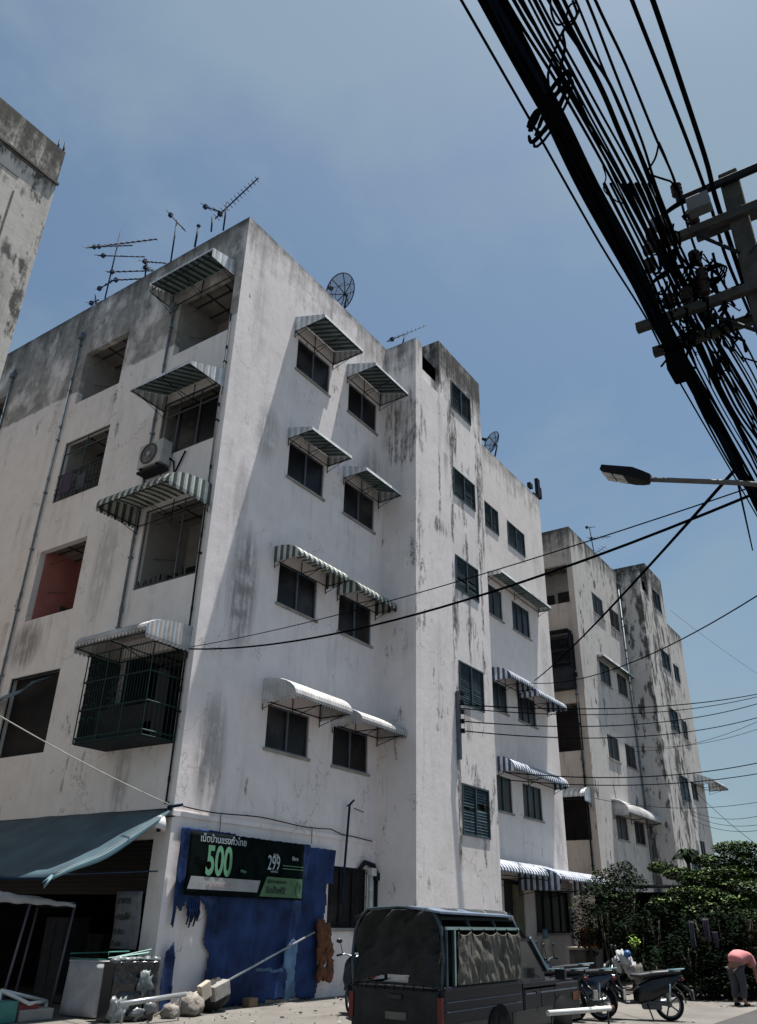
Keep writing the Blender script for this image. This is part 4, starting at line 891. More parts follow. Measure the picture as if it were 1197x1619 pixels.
for sx in (-1,1):
    for k in range(2): c=a1+d*Lh*(.58+.26*k)+w*.06*sx-up*.052; b.obox(c,d*Lh*.11,w*.05,up*.006)
b.build('lens',M['lamp_glass'],t)
# long wires parallel to the street; (pixel path, v of the vertical plane they hang in, radius)
def wire(name,label,pts,r,group=None,m='cable',n=6,par=None):
    pts=[Vector(p) for p in pts]
    # smooth with Catmull-Rom
    out=[]
    e=[pts[0]*2-pts[1]]+pts+[pts[-1]*2-pts[-2]]
    for i in range(1,len(e)-2):
        for k in range(n):
            t=k/n; p0,p1,p2,p3=e[i-1:i+3]
            out.append(.5*((2*p1)+(p2-p0)*t+(2*p0-5*p1+4*p2-p3)*t*t+(3*p1-p0-3*p2+p3)*t*t*t))
    out.append(pts[-1]); b=MB(); b.tube(out,r,5)
    if par: return b.build(name,M[m],par)
    return b.build(name,M[m],label=label,cat='cable',group=group)
def street(px,v,ext=1):
    p=[hit(x,y,1,v) for x,y in px]; p.sort(key=lambda q:q.x)
    d0=(p[0]-p[1]); d0*=1/max(.1,abs(d0.x)); d1=(p[-1]-p[-2]); d1*=1/max(.1,abs(d1.x)); d0.z=max(-.03,min(.03,d0.z)); d1.z=max(-.03,min(.03,d1.z))
    return [p[0]+d0*k for k in (15,7,3,1.2)]+p+[p[-1]+d1*k for k in (1.5,4,10,22)]
bundle=[(779,0),(866,166),(932,299),(1007,436),(1050,530),(1123,655),(1182,765)]
bv=1.47; base=street(bundle,bv)
t=thing('cable_bundle','thick sagging black bundle of many cables crossing the top right corner','cable bundle',(8,bv,7.7))
rr=random.Random(11)
for k in range(34):
    a=rr.uniform(0,6.28); ra=.078*math.sqrt(rr.random()); pts=[]
    for j,p in enumerate(base):
        aa=a+j*.5*rr.choice((-1,1)); pts.append(p+Vector((0,math.cos(aa)*ra*1.15,math.sin(aa)*ra)))
    wire('cable','',pts,rr.uniform(.012,.022),par=t,m='cable' if k%4 else 'cable_blue')
for k in range(0,16,2):   # cables that peel off the bundle toward the arms
    v_=bv-.10-.018*k; x0=912+k*5; y0=262+k*3
    px=[(800+k*5,0),(880+k*6,130+k),(955+k*5,290),(1022+k*5,425),(1062+k*4.5,520),(1125+k*3.6,640),(1187+k*1.5,752-k*5)]
    wire('cable','',street(px,v_),rr.uniform(.008,.013),par=t,m='cable' if k%3 else 'cable_blue') if k in (1,4) else wire('cable','',street(px[2:],v_)[4:],rr.uniform(.012,.02),par=t)
gl='street cables hung parallel to the thick bundle'
lab='thin black street cable strung parallel to the thick cable bundle at the upper right'
WL=[([(729,0),(841,195),(949,386),(1020,500),(1056,571),(1091,633),(1156,745)],1.64,.010,'thin outermost cable running alone to the left of the thick cable bundle'),
 ([(812,0),(891,133),(966,266),(1016,357),(1057,436),(1130,570),(1187,672)],1.32,.013,0),([(825,0),(899,137),(991,299),(1061,444),(1130,565),(1187,660)],1.28,.013,0),
 ([(845,0),(932,166),(1007,307),(1074,457),(1187,650)],1.22,.014,0),([(853,0),(940,160),(1015,300),(1078,450),(1187,640)],1.2,.010,0),
 ([(878,0),(949,137),(986,224),(1032,320),(1086,457),(1187,628)],1.15,.022,0),([(891,0),(932,83),(966,137),(1015,249),(1057,353),(1098,457),(1187,610)],1.08,.014,0),
 ([(910,0),(950,100),(1000,220),(1045,335),(1092,445),(1187,600)],1.1,.010,0),([(928,0),(970,108),(1015,224),(1045,315),(1100,440),(1187,585)],1.03,.012,0),
 ([(941,0),(990,104),(1036,216),(1069,292),(1110,420),(1187,560)],.98,.013,'black street cable passing over the large dark insulator beside the pole top'),
 ([(999,0),(1053,137),(1090,232),(1123,324),(1148,407),(1187,500)],.70,.018,'stout black cable second from the right, passing left of the pole top'),
 ([(1032,0),(1074,124),(1115,249),(1132,315),(1169,428),(1190,490)],.61,.026,'thickest single black cable farthest to the right, touching the pole top'),
 ([(800,0),(880,130),(955,262),(1030,405),(1075,490),(1140,620),(1187,712)],1.38,.012,0),([(836,0),(915,150),(1000,310),(1068,455),(1187,668)],1.25,.009,0),
 ([(866,0),(935,110),(1000,250),(1080,440),(1187,635)],1.18,.009,0),([(770,0),(853,150),(925,290),(1000,435),(1044,520),(1110,640),(1172,755)],1.55,.012,0),
 ([(1060,520),(1100,590),(1187,735)],1.42,.012,0),([(1095,520),(1130,600),(1187,705)],1.2,.012,0),([(1110,520),(1150,640),(1187,720)],1.12,.012,0),([(1128,520),(1150,575),(1187,640)],1.05,.014,0)]
ORD=['first','second','third','fourth','fifth','sixth','seventh','eighth','ninth','tenth','eleventh','twelfth','thirteenth','fourteenth','fifteenth','sixteenth']
def at_top(px): return px[0][0] if px[0][1]==0 else 2000+px[0][0]
_o=sorted([k for k,w in enumerate(WL) if not w[3]],key=lambda k:at_top(WL[k][0]))
for wi,(px,v,r,lb) in enumerate(WL):
    if lb: lb_=lb
    elif px[0][1]==0: lb_='%s from the left of the %s black cables beside the thick bundle'%(ORD[_o.index(wi)],'thin' if r<.02 else 'stout')
    else: lb_='%s from the left of the short black cables leaving below the crossarms'%ORD[_o.index(wi)-sum(1 for k in _o if at_top(WL[k][0])<2000)]
    p=street(px,v); r*=1.2
    if px[0][1]>300: p=p[4:]
    wire('street_cable',lb_,p,r,gl,m='cable' if r>.011 else 'cable_blue')
# coils and drooping loops on the bundle
def coil(label,px,v,r,n,seed,tilt=(0,1,0)):
    c=hit(*px,1,v); rr=random.Random(seed); b=MB()
    for k in range(n):
        r1=r*rr.uniform(.75,1.2); pts=[c+Vector((math.cos(a*.4)*r1*.45+.02*k,r1*math.cos(a*.4+.4)*.9,math.sin(a*.4)*r1)) for a in range(16)]; b.tube(pts,.012,5)
    return b.build('cable_coil',M['cable'],label=label,cat='cable coil')
coil('ragged ring of coiled cable wrapped round the thick bundle',(868,168),bv-.12,.22,5,2)
coil('small loose knot of cable just left of the ring on the thick bundle',(842,187),1.62,.08,3,4)
coil('lone curl of cable hanging in the sky at the right edge above the pole',(1197,190),.35,.36,1,8)
wire('cable_drop','long looping spare cable hanging from the top edge down to the ring on the bundle',[hit(x,y,1,1.3) for x,y in ((905,0),(912,22),(903,40),(890,50),(893,75),(886,110),(884,140),(876,150))],.015)
wire('cable_drop','second looping spare cable crossing the first one near the top edge',[hit(x,y,1,1.25) for x,y in ((870,0),(872,20),(880,38),(893,34),(900,10),(912,5),(914,22),(896,40),(885,60),(868,110),(867,135))],.011)
wire('cable_drop','forked cable tail tied above the insulators beside the pole',[hit(x,y,0,PU-.2) for x,y in ((1042,225),(1036,250),(1024,272),(1034,278),(1052,284),(1062,288),(1068,300))],.014)
wire('cable_drop','curved jumper cable from the tied tail to the large insulator',[hit(x,y,0,PU-.2) for x,y in ((1042,225),(1052,248),(1062,275),(1069,296))],.013)
wire('cable_drop','short jumper cable joining the bundle to the small insulator',[hit(x,y,0,PU-.2) for x,y in ((953,262),(958,280),(955,300),(975,318),(990,322))],.010)

# service cables between pole, stair tower and blocks
def span(name,label,p,q,sag,r,group=None,m='cable'):
    p,q=Vector(p),Vector(q); pts=[p.lerp(q,k/24)-Vector((0,0,4*sag*(k/24)*(1-k/24))) for k in range(25)]
    b=MB(); b.tube(pts,r,5); return b.build(name,M[m],label=label,cat='cable',group=group)
E1=hit(300,1026,1,V0-.05); Q=hit(1196,779,0,PU)
span('service_cable','twisted black service cable sagging across the block front from the corner to the pole',E1,Q,.45,.017)
span('service_cable','thin service cable just above the twisted one, from the corner to the pole',E1+Vector((.02,0,.05)),Q+Vector((0,0,.08)),.18,.008)
span('service_cable','diagonal cable rising from the blue striped awning to the pole under the lamp arm',hit(845,1076,1,12.1),hit(1160,745,0,PU),.15,.02)
span('service_cable','slack cable rising to the right edge below the street lamp',hit(838,1080,1,12.1),hit(1200,940,1,2.0),.5,.014)
span('service_cable','short black cable hanging almost straight down at the right edge under the lamp arm',hit(1166,760,0,PU),hit(1190,870,1,2.0),.05,.012)
rack=thing('cable_rack','slim vertical cable bracket with insulators on the left edge of the stair tower windows','cable bracket',(21.25,VT-.1,6.6))
b=MB(); a=hit(724,1093,1,VT-.06); c=hit(731,1202,1,VT-.06); b.box((a.x-.05,VT-.12,c.z),(a.x+.05,VT-.0,a.z)); b.build('bracket',M['frame_grey'],rack)
b=MB()
for k in range(5): z=7.75-.28*k; b.lathe([(0,-.07),(.07,-.06),(.04,0),(.07,.06),(0,.07)],(a.x+.08,VT-.16,z),(0,0,1),10)
b.build('insulator',M['insul'],rack)
HL=[('uppermost of the stout cables running level from the tower bracket to the right edge',728,1114,1200,1097,.35,.02),('second stout level cable below the uppermost one at the right',728,1120,1200,1101,.45,.016),
 ('third stout level cable from the tower bracket',728,1140,1200,1112,.5,.018),('lowest stout level cable from the tower bracket',728,1155,1200,1134,.5,.018)]
for lb,x0,y0,x1,y1,sg,r in HL: span('level_cable',lb,hit(x0,y0,1,VT-.16),hit(x1,y1,1,6.0),sg,r)
b3=hit(788,1215,1,V0-.1)
HL=[('upper cable of the pair crossing below the small striped awning at the right',800,1221,1200,1206,.35,.02),('lower cable of the pair crossing below the small striped awning at the right',800,1233,1200,1223,.3,.018)]
for lb,x0,y0,x1,y1,sg,r in HL: span('level_cable',lb,hit(x0,y0,1,V0-.3),hit(x1,y1,1,6.0),sg,r)
for k,(x0,y0,x1,y1) in enumerate(((1085,1278,1200,1290),(1085,1283,1200,1304),(1085,1290,1200,1313),(940,1262,1200,1268),(1000,1188,1200,1140),(1000,1180,1200,1152),(1055,870+330,1200,1338))):
    span('distant_cable','%s of the hair thin distant cables between the far block and the right edge, counted as built up from the roofs'%ORD[k] if 0 else ['hair thin cable beside the far block at small awning height, topmost of the close trio','middle hair thin cable of the close trio beside the far block','lowest hair thin cable of the close trio beside the far block','hair thin cable crossing the far block just above the close trio','hair thin cable rising steeply to the right edge above the level pairs','hair thin cable just under the steeply rising one at the right edge','hair thin cable just over the tree top at the right edge'][k],hit(x0,y0,1,12.3),hit(x1,y1,1,6.0),.3,.010,'hair thin distant cables at the far right')
span('service_cable','thin pale cable slanting across the side face down to the corner',hit(0,1132,0,7.5),(U0-.02,V0+.05,3.55),.05,.010,m='lamp_glass')
span('service_cable','faint cable slanting down from the sky behind the street lamp to the right edge',hit(1060,965,1,12.0),hit(1197,1065,1,8.0),.1,.008)

# ------------------------------------------------------------------ vehicles
TX,TY=9.72,5.57
tr=thing('pickup_truck','dark pickup truck with a canvas canopy parked in front of the stair tower','pickup truck',(TX,TY,0))
def tb(): return MB()
Lb=2.2; Wd=1.36
b=MB()  # bed box with rounded lower side
b.box((0,0,.34),(Lb,Wd,.86)); b.box((Lb+.03,0,.30),(4.3,Wd,.80)); b.box((-.02,-.03,.84),(Lb,.0,.89)); b.box((-.02,Wd,.84),(Lb,Wd+.03,.89))
b.build('body',M['truck_body'],tr,local=True,bevel=.04)
b=MB(); b.box((.3,-.008,.33),(1.1,0,.5)); b.build('low_reflection_panel',M['truck_low_reflection'],tr,local=True)  # lighter grey panels: reflection on the lower body put into the colour
b=MB(); b.box((1.85,-.008,.33),(3.2,0,.52)); b.build('low_reflection_panel',M['truck_low_reflection'],tr,local=True)
b=MB()
for z in (.62,.72): b.box((.05,-.012,z),(Lb-.05,-.001,z+.012))
b.box((Lb+.1,-.012,.70),(4.2,-.001,.715)); b.build('side_moulding',M['frame_grey'],tr,local=True)
b=MB(); b.box((-.05,.07,.42),(-.003,Wd-.07,.84)); b.build('tailgate',M['canvas_dark'],tr,local=True,bevel=.015)
for ya in (0,Wd-.065): b=MB(); b.box((-.06,ya,.5),(-.003,ya+.065,.78)); b.build('tail_lamp',M['red'],tr,local=True)
b=MB(); b.box((-.16,.0,.28),(-.05,Wd,.40)); b.build('bumper',M['black_plastic'],tr,local=True,bevel=.02)
# hoops and canvas
def hoop(x,z1=1.73,n=9):
    pts=[(x,.03,.86),(x,.0,1.2),(x,.03,1.52),(x,.10,1.66),(x,.22,z1)]+[(x,Wd*.5,z1+.02)]+[(x,Wd-.22,z1-.01),(x,Wd-.10,1.62),(x,Wd-.03,1.46),(x,Wd,1.2),(x,Wd-.03,.86)]
    return [Vector(p) for p in pts]
for x in (0.0,.75,1.5,Lb-.02): b=MB(); b.tube(hoop(x),.022,6); b.build('hoop',M['frame_teal'] if x else M['frame_teal'],tr,local=True)
b=MB(); hp=hoop(0)
def fn(a,c):   # rear curtain
    y=.04+(Wd-.08)*a; top=1.72 if .15<a<.85 else 1.72-.3*(abs(a-.5)-.35)**1*2.2
    z=.88+(top-.88)*c; fold=.075*math.sin((a*1.3+c*.9)*16+2*noise.noise(Vector((a*3,c*3,1))))*(c)+.05*noise.noise(Vector((a*5,c*4,7)))+.035*noise.noise(Vector((a*11+c*7,c*9-a*4,2)))
    return (-.02+.09*math.sin(c*math.pi)*(.4+a*.3)+fold*.7,y,z-.0)
b.grid(fn,70,60,keep=lambda a,c: not(c<.14*math.sin((1-a)*math.pi*.95)+.0 and a>.35 and .03<c)); b.build('rear_curtain',M['canvas_dark'],tr,local=True,solid=.006)
b=MB(); b.grid(lambda a,c: (.05,.2+.8*a,.87+.1*c*math.sin(a*3.1)),8,2); b.build('inner_sheet',M['steel'],tr,local=True)
b=MB()
def fn(a,c):   # canopy roof following the hoops
    k=c*(len(hp)-3)+1; i=int(min(k,len(hp)-3)); p=hp[i].lerp(hp[i+1],k-i); sag=.02*abs(math.sin(a*math.pi*3))*(1 if 3<k<7 else 0); return (a*(Lb-.02),p.y,p.z-sag+.01)
b.grid(lambda a,c: fn(a,.2+c*.8),24,24,m=0); b.build('canopy',M['canvas_dark'],tr,local=True,solid=.008)
b=MB(); b.obox((1.0,.26,1.715),(1.05,0,-.01),(0,.25,.03),(0,0,.012)); b.build('roof_sheet',M['roof_sheet'],tr,local=True)
b=MB(); b.box((.0,-.03,1.50),(Lb-.1,-.005,1.54)); b.box((.03,-.03,.88),(.06,-.005,1.5)); b.box((.2,-.035,.88),(.24,-.005,1.52)); b.box((Lb-.1,-.03,.88),(Lb-.07,-.005,1.54)); b.build('side_rail',M['frame_teal'],tr,local=True)
M_('pale_rail',(.25,.36,.33),.5)
b=MB(); b.box((.0,-.045,1.505),(Lb-.1,-.032,1.535)); b.box((.205,-.046,.9),(.235,-.036,1.5)); b.build('side_rail_trim',M['pale_rail'],tr,local=True)
b=MB()
def fn(a,c):
    x=.27+(Lb-.14-.27)*a; zt=1.49-.035*abs(math.sin(a*math.pi*5))-.01; z=.9+(zt-.9)*c
    w=.02*noise.noise(Vector((x*3,z*4,0)))+.022*noise.noise(Vector((x*9+z*6,z*5-x*3,3)))+.02*abs(noise.noise(Vector((x*14,z*2.5,9))))*(1.4-c)+.012*math.sin(a*70)*max(0,.4-c)*2
    return (x,-.03+w-.03,z)
b.grid(fn,110,50); b.build('side_curtain',M['canvas_tan'],tr,local=True,solid=.006)
b=MB()
for k in range(6): x=.3+k*.34; b.tube([(x,-.06,1.52),(x+.01,-.075,1.40)],.008,4)
b.build('curtain_lacing',M['cable'],tr,local=True)
b=MB(); b.box((-.065,.5,.52),(-.052,.80,.60)); b.build('number_plate',M['concrete_dark'],tr,local=True)
b=MB(); b.box((-.075,.56,.74),(-.05,.76,.78)); b.build('tailgate_handle',M['black_plastic'],tr,local=True)
for xs in (Lb+.06,Lb+.62,Lb+1.12):
    b=MB(); b.box((xs,-.004,.34),(xs+.012,.01,.79)); b.build('panel_gap',M['rubber'],tr,local=True)
b=MB(); b.box((Lb+.42,-.03,.70),(Lb+.56,-.002,.73)); b.build('door_handle',M['black_plastic'],tr,local=True)
b=MB(); b.box((4.0,-.012,.55),(4.3,.0,.66)); b.build('indicator',M['orange'],tr,local=True)
b=MB(); b.face([(Lb-.03,p.y,min(p.z,1.70)) for p in hoop(0)]); b.build('front_dark_panel',M['canvas_dark'],tr,local=True,solid=.01)  # added dark sheet closes the bright gap, darkening under the canopy
b=MB()
for k in range(9): y=.12+k*.14; b.tube([(-.03,y,.9),(-.05,y+.01,.83)],.006,4)
b.build('curtain_tie',M['cable'],tr,local=True)
# cab
b=MB(); y0,y1=.05,Wd-.05
pr=[(Lb+.05,.78),(Lb+.05,1.38),(Lb+.2,1.42),(Lb+.45,1.40),(Lb+1.0,.98),(Lb+1.05,.80)]
for a,c in zip(pr,pr[1:]):
    pass
def slab(y,inset,m): b.face([(x,y,z) for x,z in pr],m)
b.face([(Lb+.05,y0,1.38),(Lb+.2,y0,1.42),(Lb+.45,y0,1.40),(Lb+.45,y1,1.40),(Lb+.2,y1,1.42),(Lb+.05,y1,1.38)]); 
for p,q in ((pr[0],pr[1]),(pr[4],pr[3])):
    for y in (y0,y1-.05): b.obox(((p[0]+q[0])/2,y+.025,(p[1]+q[1])/2),((q[0]-p[0])/2,0,(q[1]-p[1])/2),(0,.03,0),Vector((-(q[1]-p[1]),0,(q[0]-p[0]))).normalized()*.03)
b.box((Lb+.03,.0,.76),(Lb+1.2,Wd,.84)); b.box((Lb+.05,y0,1.36),(Lb+.48,y0+.05,1.40)); b.build('cab_frame',M['truck_body'],tr,local=True)
M_('cab_glass',(.035,.04,.042),.15,0,.2,2,spec=.6)
b=MB(); b.face([(Lb+.08,y0+.03,.84),(Lb+.98,y0+.03,.84),(Lb+.93,y0+.03,.98),(Lb+.45,y0+.03,1.36),(Lb+.08,y0+.03,1.36)]); b.face([(Lb+1.0,y0+.05,.97),(Lb+1.0,y1-.05,.97),(Lb+.47,y1-.05,1.39),(Lb+.47,y0+.05,1.39)]); b.build('window_glass',M['cab_glass'],tr,local=True,solid=.01)
b=MB(); b.obox((Lb+.73,y0-.01,1.19),(.28,0,-.22),(0,.012,0),(.012,0,.014)); b.build('pillar_trim',M['awning_hem'],tr,local=True)
b=MB(); b.box((Lb+1.2,.08,.8),(4.28,Wd-.08,.83)); b.build('bonnet',M['truck_body'],tr,local=True,bevel=.02)
b=MB(); b.tube([(Lb+.95,.0,.88),(Lb+.98,-.14,.92)],.012,5); b.box((Lb+.93,-.26,.86),(Lb+1.0,-.10,1.0)); b.build('wing_mirror',M['black_plastic'],tr,local=True,bevel=.02)
b=MB(); 
for k in (0,.06): b.tube([(Lb-.15+k,.1,1.72),(Lb+.42+k,.12,1.38)],.012,5)
b.build('roof_ladder',M['iron_dark'],tr,local=True)
def tyre(x,y,r,w,par,ax=(0,1,0)):
    c=Vector((x,y,r)); b=MB(); b.lathe([(r*.62,-w/2),(r*.92,-w/2),(r,-w*.3),(r,w*.3),(r*.92,w/2),(r*.62,w/2)],c,ax,28); o=b.build('wheel',M['rubber'],par,local=True)
    b=MB(); b.lathe([(0,-w*.30),(r*.2,-w*.36),(r*.25,-w*.2),(r*.5,-w*.25),(r*.62,-w*.42),(r*.64,-w*.42)],c,ax,20); b.lathe([(0,w*.3),(r*.62,w*.42)],c,ax,20); q=b.build('rim',M['rim'],None,local=True); q.parent=o
    return o
for x in (1.45,3.55):
    tyre(x,.10,.27,.16,tr); tyre(x,Wd-.10,.27,.16,tr)
b=MB()
for x in (1.45,3.55): b.lathe([(.0,-.014),(.34,-.014),(.34,.01)],(x,0,.30),(0,1,0),24)
b.build('wheel_arch',M['rubber'],tr,local=True)
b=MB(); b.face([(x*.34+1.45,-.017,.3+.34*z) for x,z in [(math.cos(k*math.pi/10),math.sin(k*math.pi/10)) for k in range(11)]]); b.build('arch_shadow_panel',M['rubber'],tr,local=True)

def scooter(label,loc,rz,paint='gloss_black',seat='seat_black',group='motorcycles parked by the kerb',variant=0):
    """local +x = forward, length about 1.8 m"""
    t=thing('motorcycle',label,'motorcycle',loc,rz,group)
    def wheel(x,r):
        b=MB(); c=Vector((x,0,r)); w=.09
        b.lathe([(r*.78,-w/2),(r*.93,-w/2),(r,-w*.15),(r,w*.15),(r*.93,w/2),(r*.78,w/2)],c,(0,1,0),28); o=b.build('wheel',M['rubber'],t,local=True)
        b=MB(); b.lathe([(r*.78,-w*.3),(r*.70,-w*.3),(r*.70,w*.3),(r*.78,w*.3)],c,(0,1,0),24)
        for k in range(5): a=k*2*math.pi/5; b.tube([c,c+Vector((math.cos(a)*r*.72,0,math.sin(a)*r*.72))],.016,5)
        b.lathe([(0,-.06),(.05,-.06),(.05,.06),(0,.06)],c,(0,1,0),12); q=b.build('rim',M['rim'],None,local=True); q.parent=o
    wheel(0,.27); wheel(1.22,.27)
    # body sections swept along x
    def loft(name,secs,m,n=12):
        b=MB(); K_=len(secs)-1
        def fn(a,c):
            k=a*K_; i=min(int(k),K_-1); f=k-i; s0,s1=secs[i],secs[i+1]; x,z,w,h=[s0[j]*(1-f)+s1[j]*f for j in range(4)]
            th=c*2*math.pi; return (x+0*w,math.copysign(abs(math.cos(th))**.7,math.cos(th))*w,z+math.copysign(abs(math.sin(th))**.8,math.sin(th))*h)
        b.grid(fn,K_*4,n*2); return b.build(name,M[m],t,local=True)
    loft('rear_body',[(-.32,.74,.02,.02),(-.22,.72,.07,.05),(0,.60,.15,.15),(.3,.50,.17,.20),(.55,.42,.15,.17),(.64,.38,.06,.1)],paint)
    loft('seat',[(-.28,.82,.04,.02),(-.1,.81,.11,.045),(.2,.78,.13,.05),(.5,.73,.13,.05),(.66,.74,.07,.03)],seat)
    loft('footboard',[(.55,.3,.1,.04),(.8,.28,.15,.03),(1.0,.36,.16,.06)],'black_plastic')
    loft('leg_shield',[(.84,.40,.17,.14),(.91,.60,.24,.16),(.97,.78,.2,.14),(.96,.92,.1,.06)],paint)
    loft('front_fairing',[(.93,.52,.14,.18),(1.06,.64,.17,.18),(1.12,.80,.15,.13),(1.04,.93,.07,.06)],paint)
    b=MB(); 
    for s in (-1,1): b.tube([(1.22,.06*s,.27),(1.1,.06*s,.62),(.98,.04*s,.9)],.018,6)
    b.build('fork',M['chrome'],t,local=True)
    b=MB(); b.grid(lambda a,c:(1.22+.31*math.cos(.3+a*2.2),(c-.5)*.13,.27+.31*math.sin(.3+a*2.2)),10,4); b.build('front_mudguard',M[paint],t,local=True,solid=.01)
    b=MB(); b.grid(lambda a,c:(-.31*math.cos(.0+a*1.5),(c-.5)*.13,.30+.31*math.sin(.0+a*1.5)),10,4); b.tube([(-.2,0,.66),(-.42,0,.5),(-.46,0,.34)],.02,5); b.build('rear_mudguard',M['black_plastic'],t,local=True,solid=.01)
    b=MB(); b.box((-.47,-.09,.36),(-.455,.09,.52)); b.build('licence_plate',M['concrete'],t,local=True)
    b=MB(); b.tube([(.9,.36,.98),(.95,.2,1.0),(.97,0,.95),(.95,-.2,1.0),(.9,-.36,.98)],.014,6); b.build('handlebar',M['chrome'],t,local=True)
    for s in (-1,1):
        b=MB(); b.tube([(.91,.26*s,1.0),(.94,.3*s,1.18)],.008,5); b.blob((.93,.33*s,1.22),(.02,.065,.04),10,8); b.build('mirror',M['black_plastic'],t,local=True)
        b=MB(); b.tube([(.88,.38*s,.975),(.925,.27*s,.995)],.02,6); b.build('grip',M['rubber'],t,local=True)
    b=MB(); b.blob((1.12,0,.86),(.04,.1,.06),12,8); b.build('headlight',M['lamp_glass'],t,local=True)
    b=MB(); b.blob((-.3,0,.70),(.04,.08,.035),12,8); b.build('tail_light',M['red'],t,local=True)
    b=MB(); b.tube([(.5,-.14,.24),(.2,-.16,.28),(-.2,-.17,.34)],[.02,.045,.05],10); b.build('exhaust',M['chrome' if variant else 'steel'],t,local=True)
    b=MB(); b.box((.15,-.1,.18),(.5,.1,.38)); b.tube([(0,.08,.27),(.4,.1,.3)],.035,6); b.build('engine',M['ac_dark'],t,local=True,bevel=.02)
    b=MB(); b.tube([(-.05,.1,.84),(-.28,.1,.86),(-.36,0,.87),(-.28,-.1,.86),(-.05,-.1,.84)],.013,6); b.build('grab_rail',M['awning_hem'],t,local=True)
    for s in (-1,1):
        b=MB(); b.tube([(0,.1*s,.27),(-.04,.12*s,.62)],.022,8); b.build('shock_absorber',M['chrome'],t,local=True)
    b=MB(); b.tube([(.42,.08,.3),(.35,.22,.02)],.014,5); b.build('side_stand',M['iron_dark'],t,local=True)
    return t
def bike(label,p0,p1,**k):
    a=math.atan2(p1[1]-p0[1],p1[0]-p0[0]); return scooter(label,(p0[0],p0[1],0),a,**k)
bike('black scooter farthest right in the row, its rear wheel toward the viewer',(17.95,5.35),(17.4,6.5))
bike('dark scooter in the middle of the row with blue tinted panels and brown front wheel',(17.0,6.35),(16.85,7.6),paint='navy',variant=1)
bike('low black scooter wedged between the middle scooter and the one with the pale helmet',(16.5,6.7),(16.55,7.95),paint='gloss_black')
bike('scooter on the left of the row with a pale helmet on its seat',(16.0,6.95),(16.3,8.2),paint='truck_body')
bike('scooter standing behind the row, half hidden and hung with white covers',(18.6,7.4),(18.4,8.6),paint='truck_body')
bike('dark motorcycle parked tail out between the blue tarpaulin and the pickup truck',(13.75,9.45),(14.5,10.35),paint='gloss_black')
b=MB(); b.blob((0,0,0),(.14,.14,.13),16,12); c=hit(920,1543,1,7.3)
hm=thing('helmet','pale round helmet resting on the seat of the leftmost scooter','helmet',(c.x,c.y,c.z-.12))
b=MB(); b.grid(lambda a,q:(c+Vector((math.sin(q*1.75)*math.cos(a*6.283)*.15,math.sin(q*1.75)*math.sin(a*6.283)*.14,math.cos(q*1.75)*.14))),20,10); b.build('shell',M['helmet'],hm,solid=.012)
b=MB(); b.blob(c+Vector((-.03,-.03,-.07)),(.13,.12,.08),14,8); b.build('lining',M['rubber'],hm)
c=hit(984,1516,1,8.2); t=thing('bundled_cover','crumpled white plastic covers piled over the handlebar of the hindmost scooter','plastic cover',(c.x,c.y,c.z-.3))
b=MB(); b.blob(c,(.26,.2,.2),20,14,0,.9,3); b.blob(c+Vector((.2,-.15,-.22)),(.13,.12,.2),14,10,0,.8,5); b.blob(c+Vector((-.15,.1,-.15)),(.12,.1,.14),12,10,0,.8,8); b.build('plastic',M['cloth_white'],t)
c2_=hit(992,1508,1,8.0); b=MB(); b.blob(c2_,(.10,.1,.09),14,10); b.build('helmet',M['blue_plastic'],label='small blue grey helmet on top of the crumpled white covers',cat='helmet')
c=hit(1010,1540,1,7.6); b=MB(); b.blob(c,(.10,.1,.28),14,12,0,.5,4,Matrix.Rotation(R(25),3,'Y')); b.build('plastic_cover',M['canvas_tan'],label='limp beige cover hanging right of the crumpled white covers',cat='plastic cover')
# white barrier rail in front of the scooters
p=hit(866,1602,2,.5); q=hit(966,1594,2,.5); t=thing('barrier_rail','white metal rail crossing low in front of the scooters','barrier',(p.x,p.y,0))
b=MB(); b.tube([p,q],.035,10); b.build('rail',M['white_paint'],t); b=MB()
for e in (p.lerp(q,.06),p.lerp(q,.94)): b.tube([e,Vector((e.x,e.y,0))],.015,6)
b.build('post',M['iron_dark'],t)
b=MB(); b.lathe([(.036,-.02),(.04,-.02),(.04,.04),(.036,.04)],q,(q-p),10); b.build('end_cap',M['orange'],t)
# planter, boxes and cans by the corner post of the block
def potted(label,px,v,r,h,m,plant=True):
    c=hit(*px,1,v); t=thing('planter',label,'planter',(c.x,v,0)); b=MB(); b.lathe([(0,0),(r*.8,0),(r,h),(r*1.08,h),(r*1.08,h+.04),(r*.9,h+.04),(r*.85,h-.03),(0,h-.03)],(c.x,v,0),(0,0,1),18); b.build('pot',M[m],t); return c
c=hit(864,1508,1,12.2); t=thing('gas_cylinder','beige gas cylinder with pale blue valve cap standing on a stool below the window','gas cylinder',(c.x,12.2,0))
b=MB(); z0=hit(864,1530,1,12.2).z; z1=hit(864,1483,1,12.2).z; b.lathe([(0,z0),(.16,z0),(.17,z0+.05),(.17,z1-.1),(.12,z1-.02),(.05,z1),(0,z1)],(c.x,12.2,0),(0,0,1),20); b.build('cylinder',M['cream'],t)
b=MB(); b.lathe([(.0,z1),(.09,z1),(.1,z1+.13),(.07,z1+.26),(0,z1+.27)],(c.x,12.2,0),(0,0,1),14); b.build('cap',M['awning_hem'],t)
b=MB(); b.lathe([(.17,z0-.06),(.175,z0),(.17,z0+.02)],(c.x,12.2,0),(0,0,1),20); b.box((c.x-.2,12.0,0),(c.x+.2,12.4,z0-.05)); b.build('stand',M['maroon'],t)
c=hit(925,1545,2,0); c=hit(930,1540,1,11.0)
t=thing('shelf_box','low dark cabinet with a cream top at the foot of the white corner post','cabinet',(c.x,11.0,0))
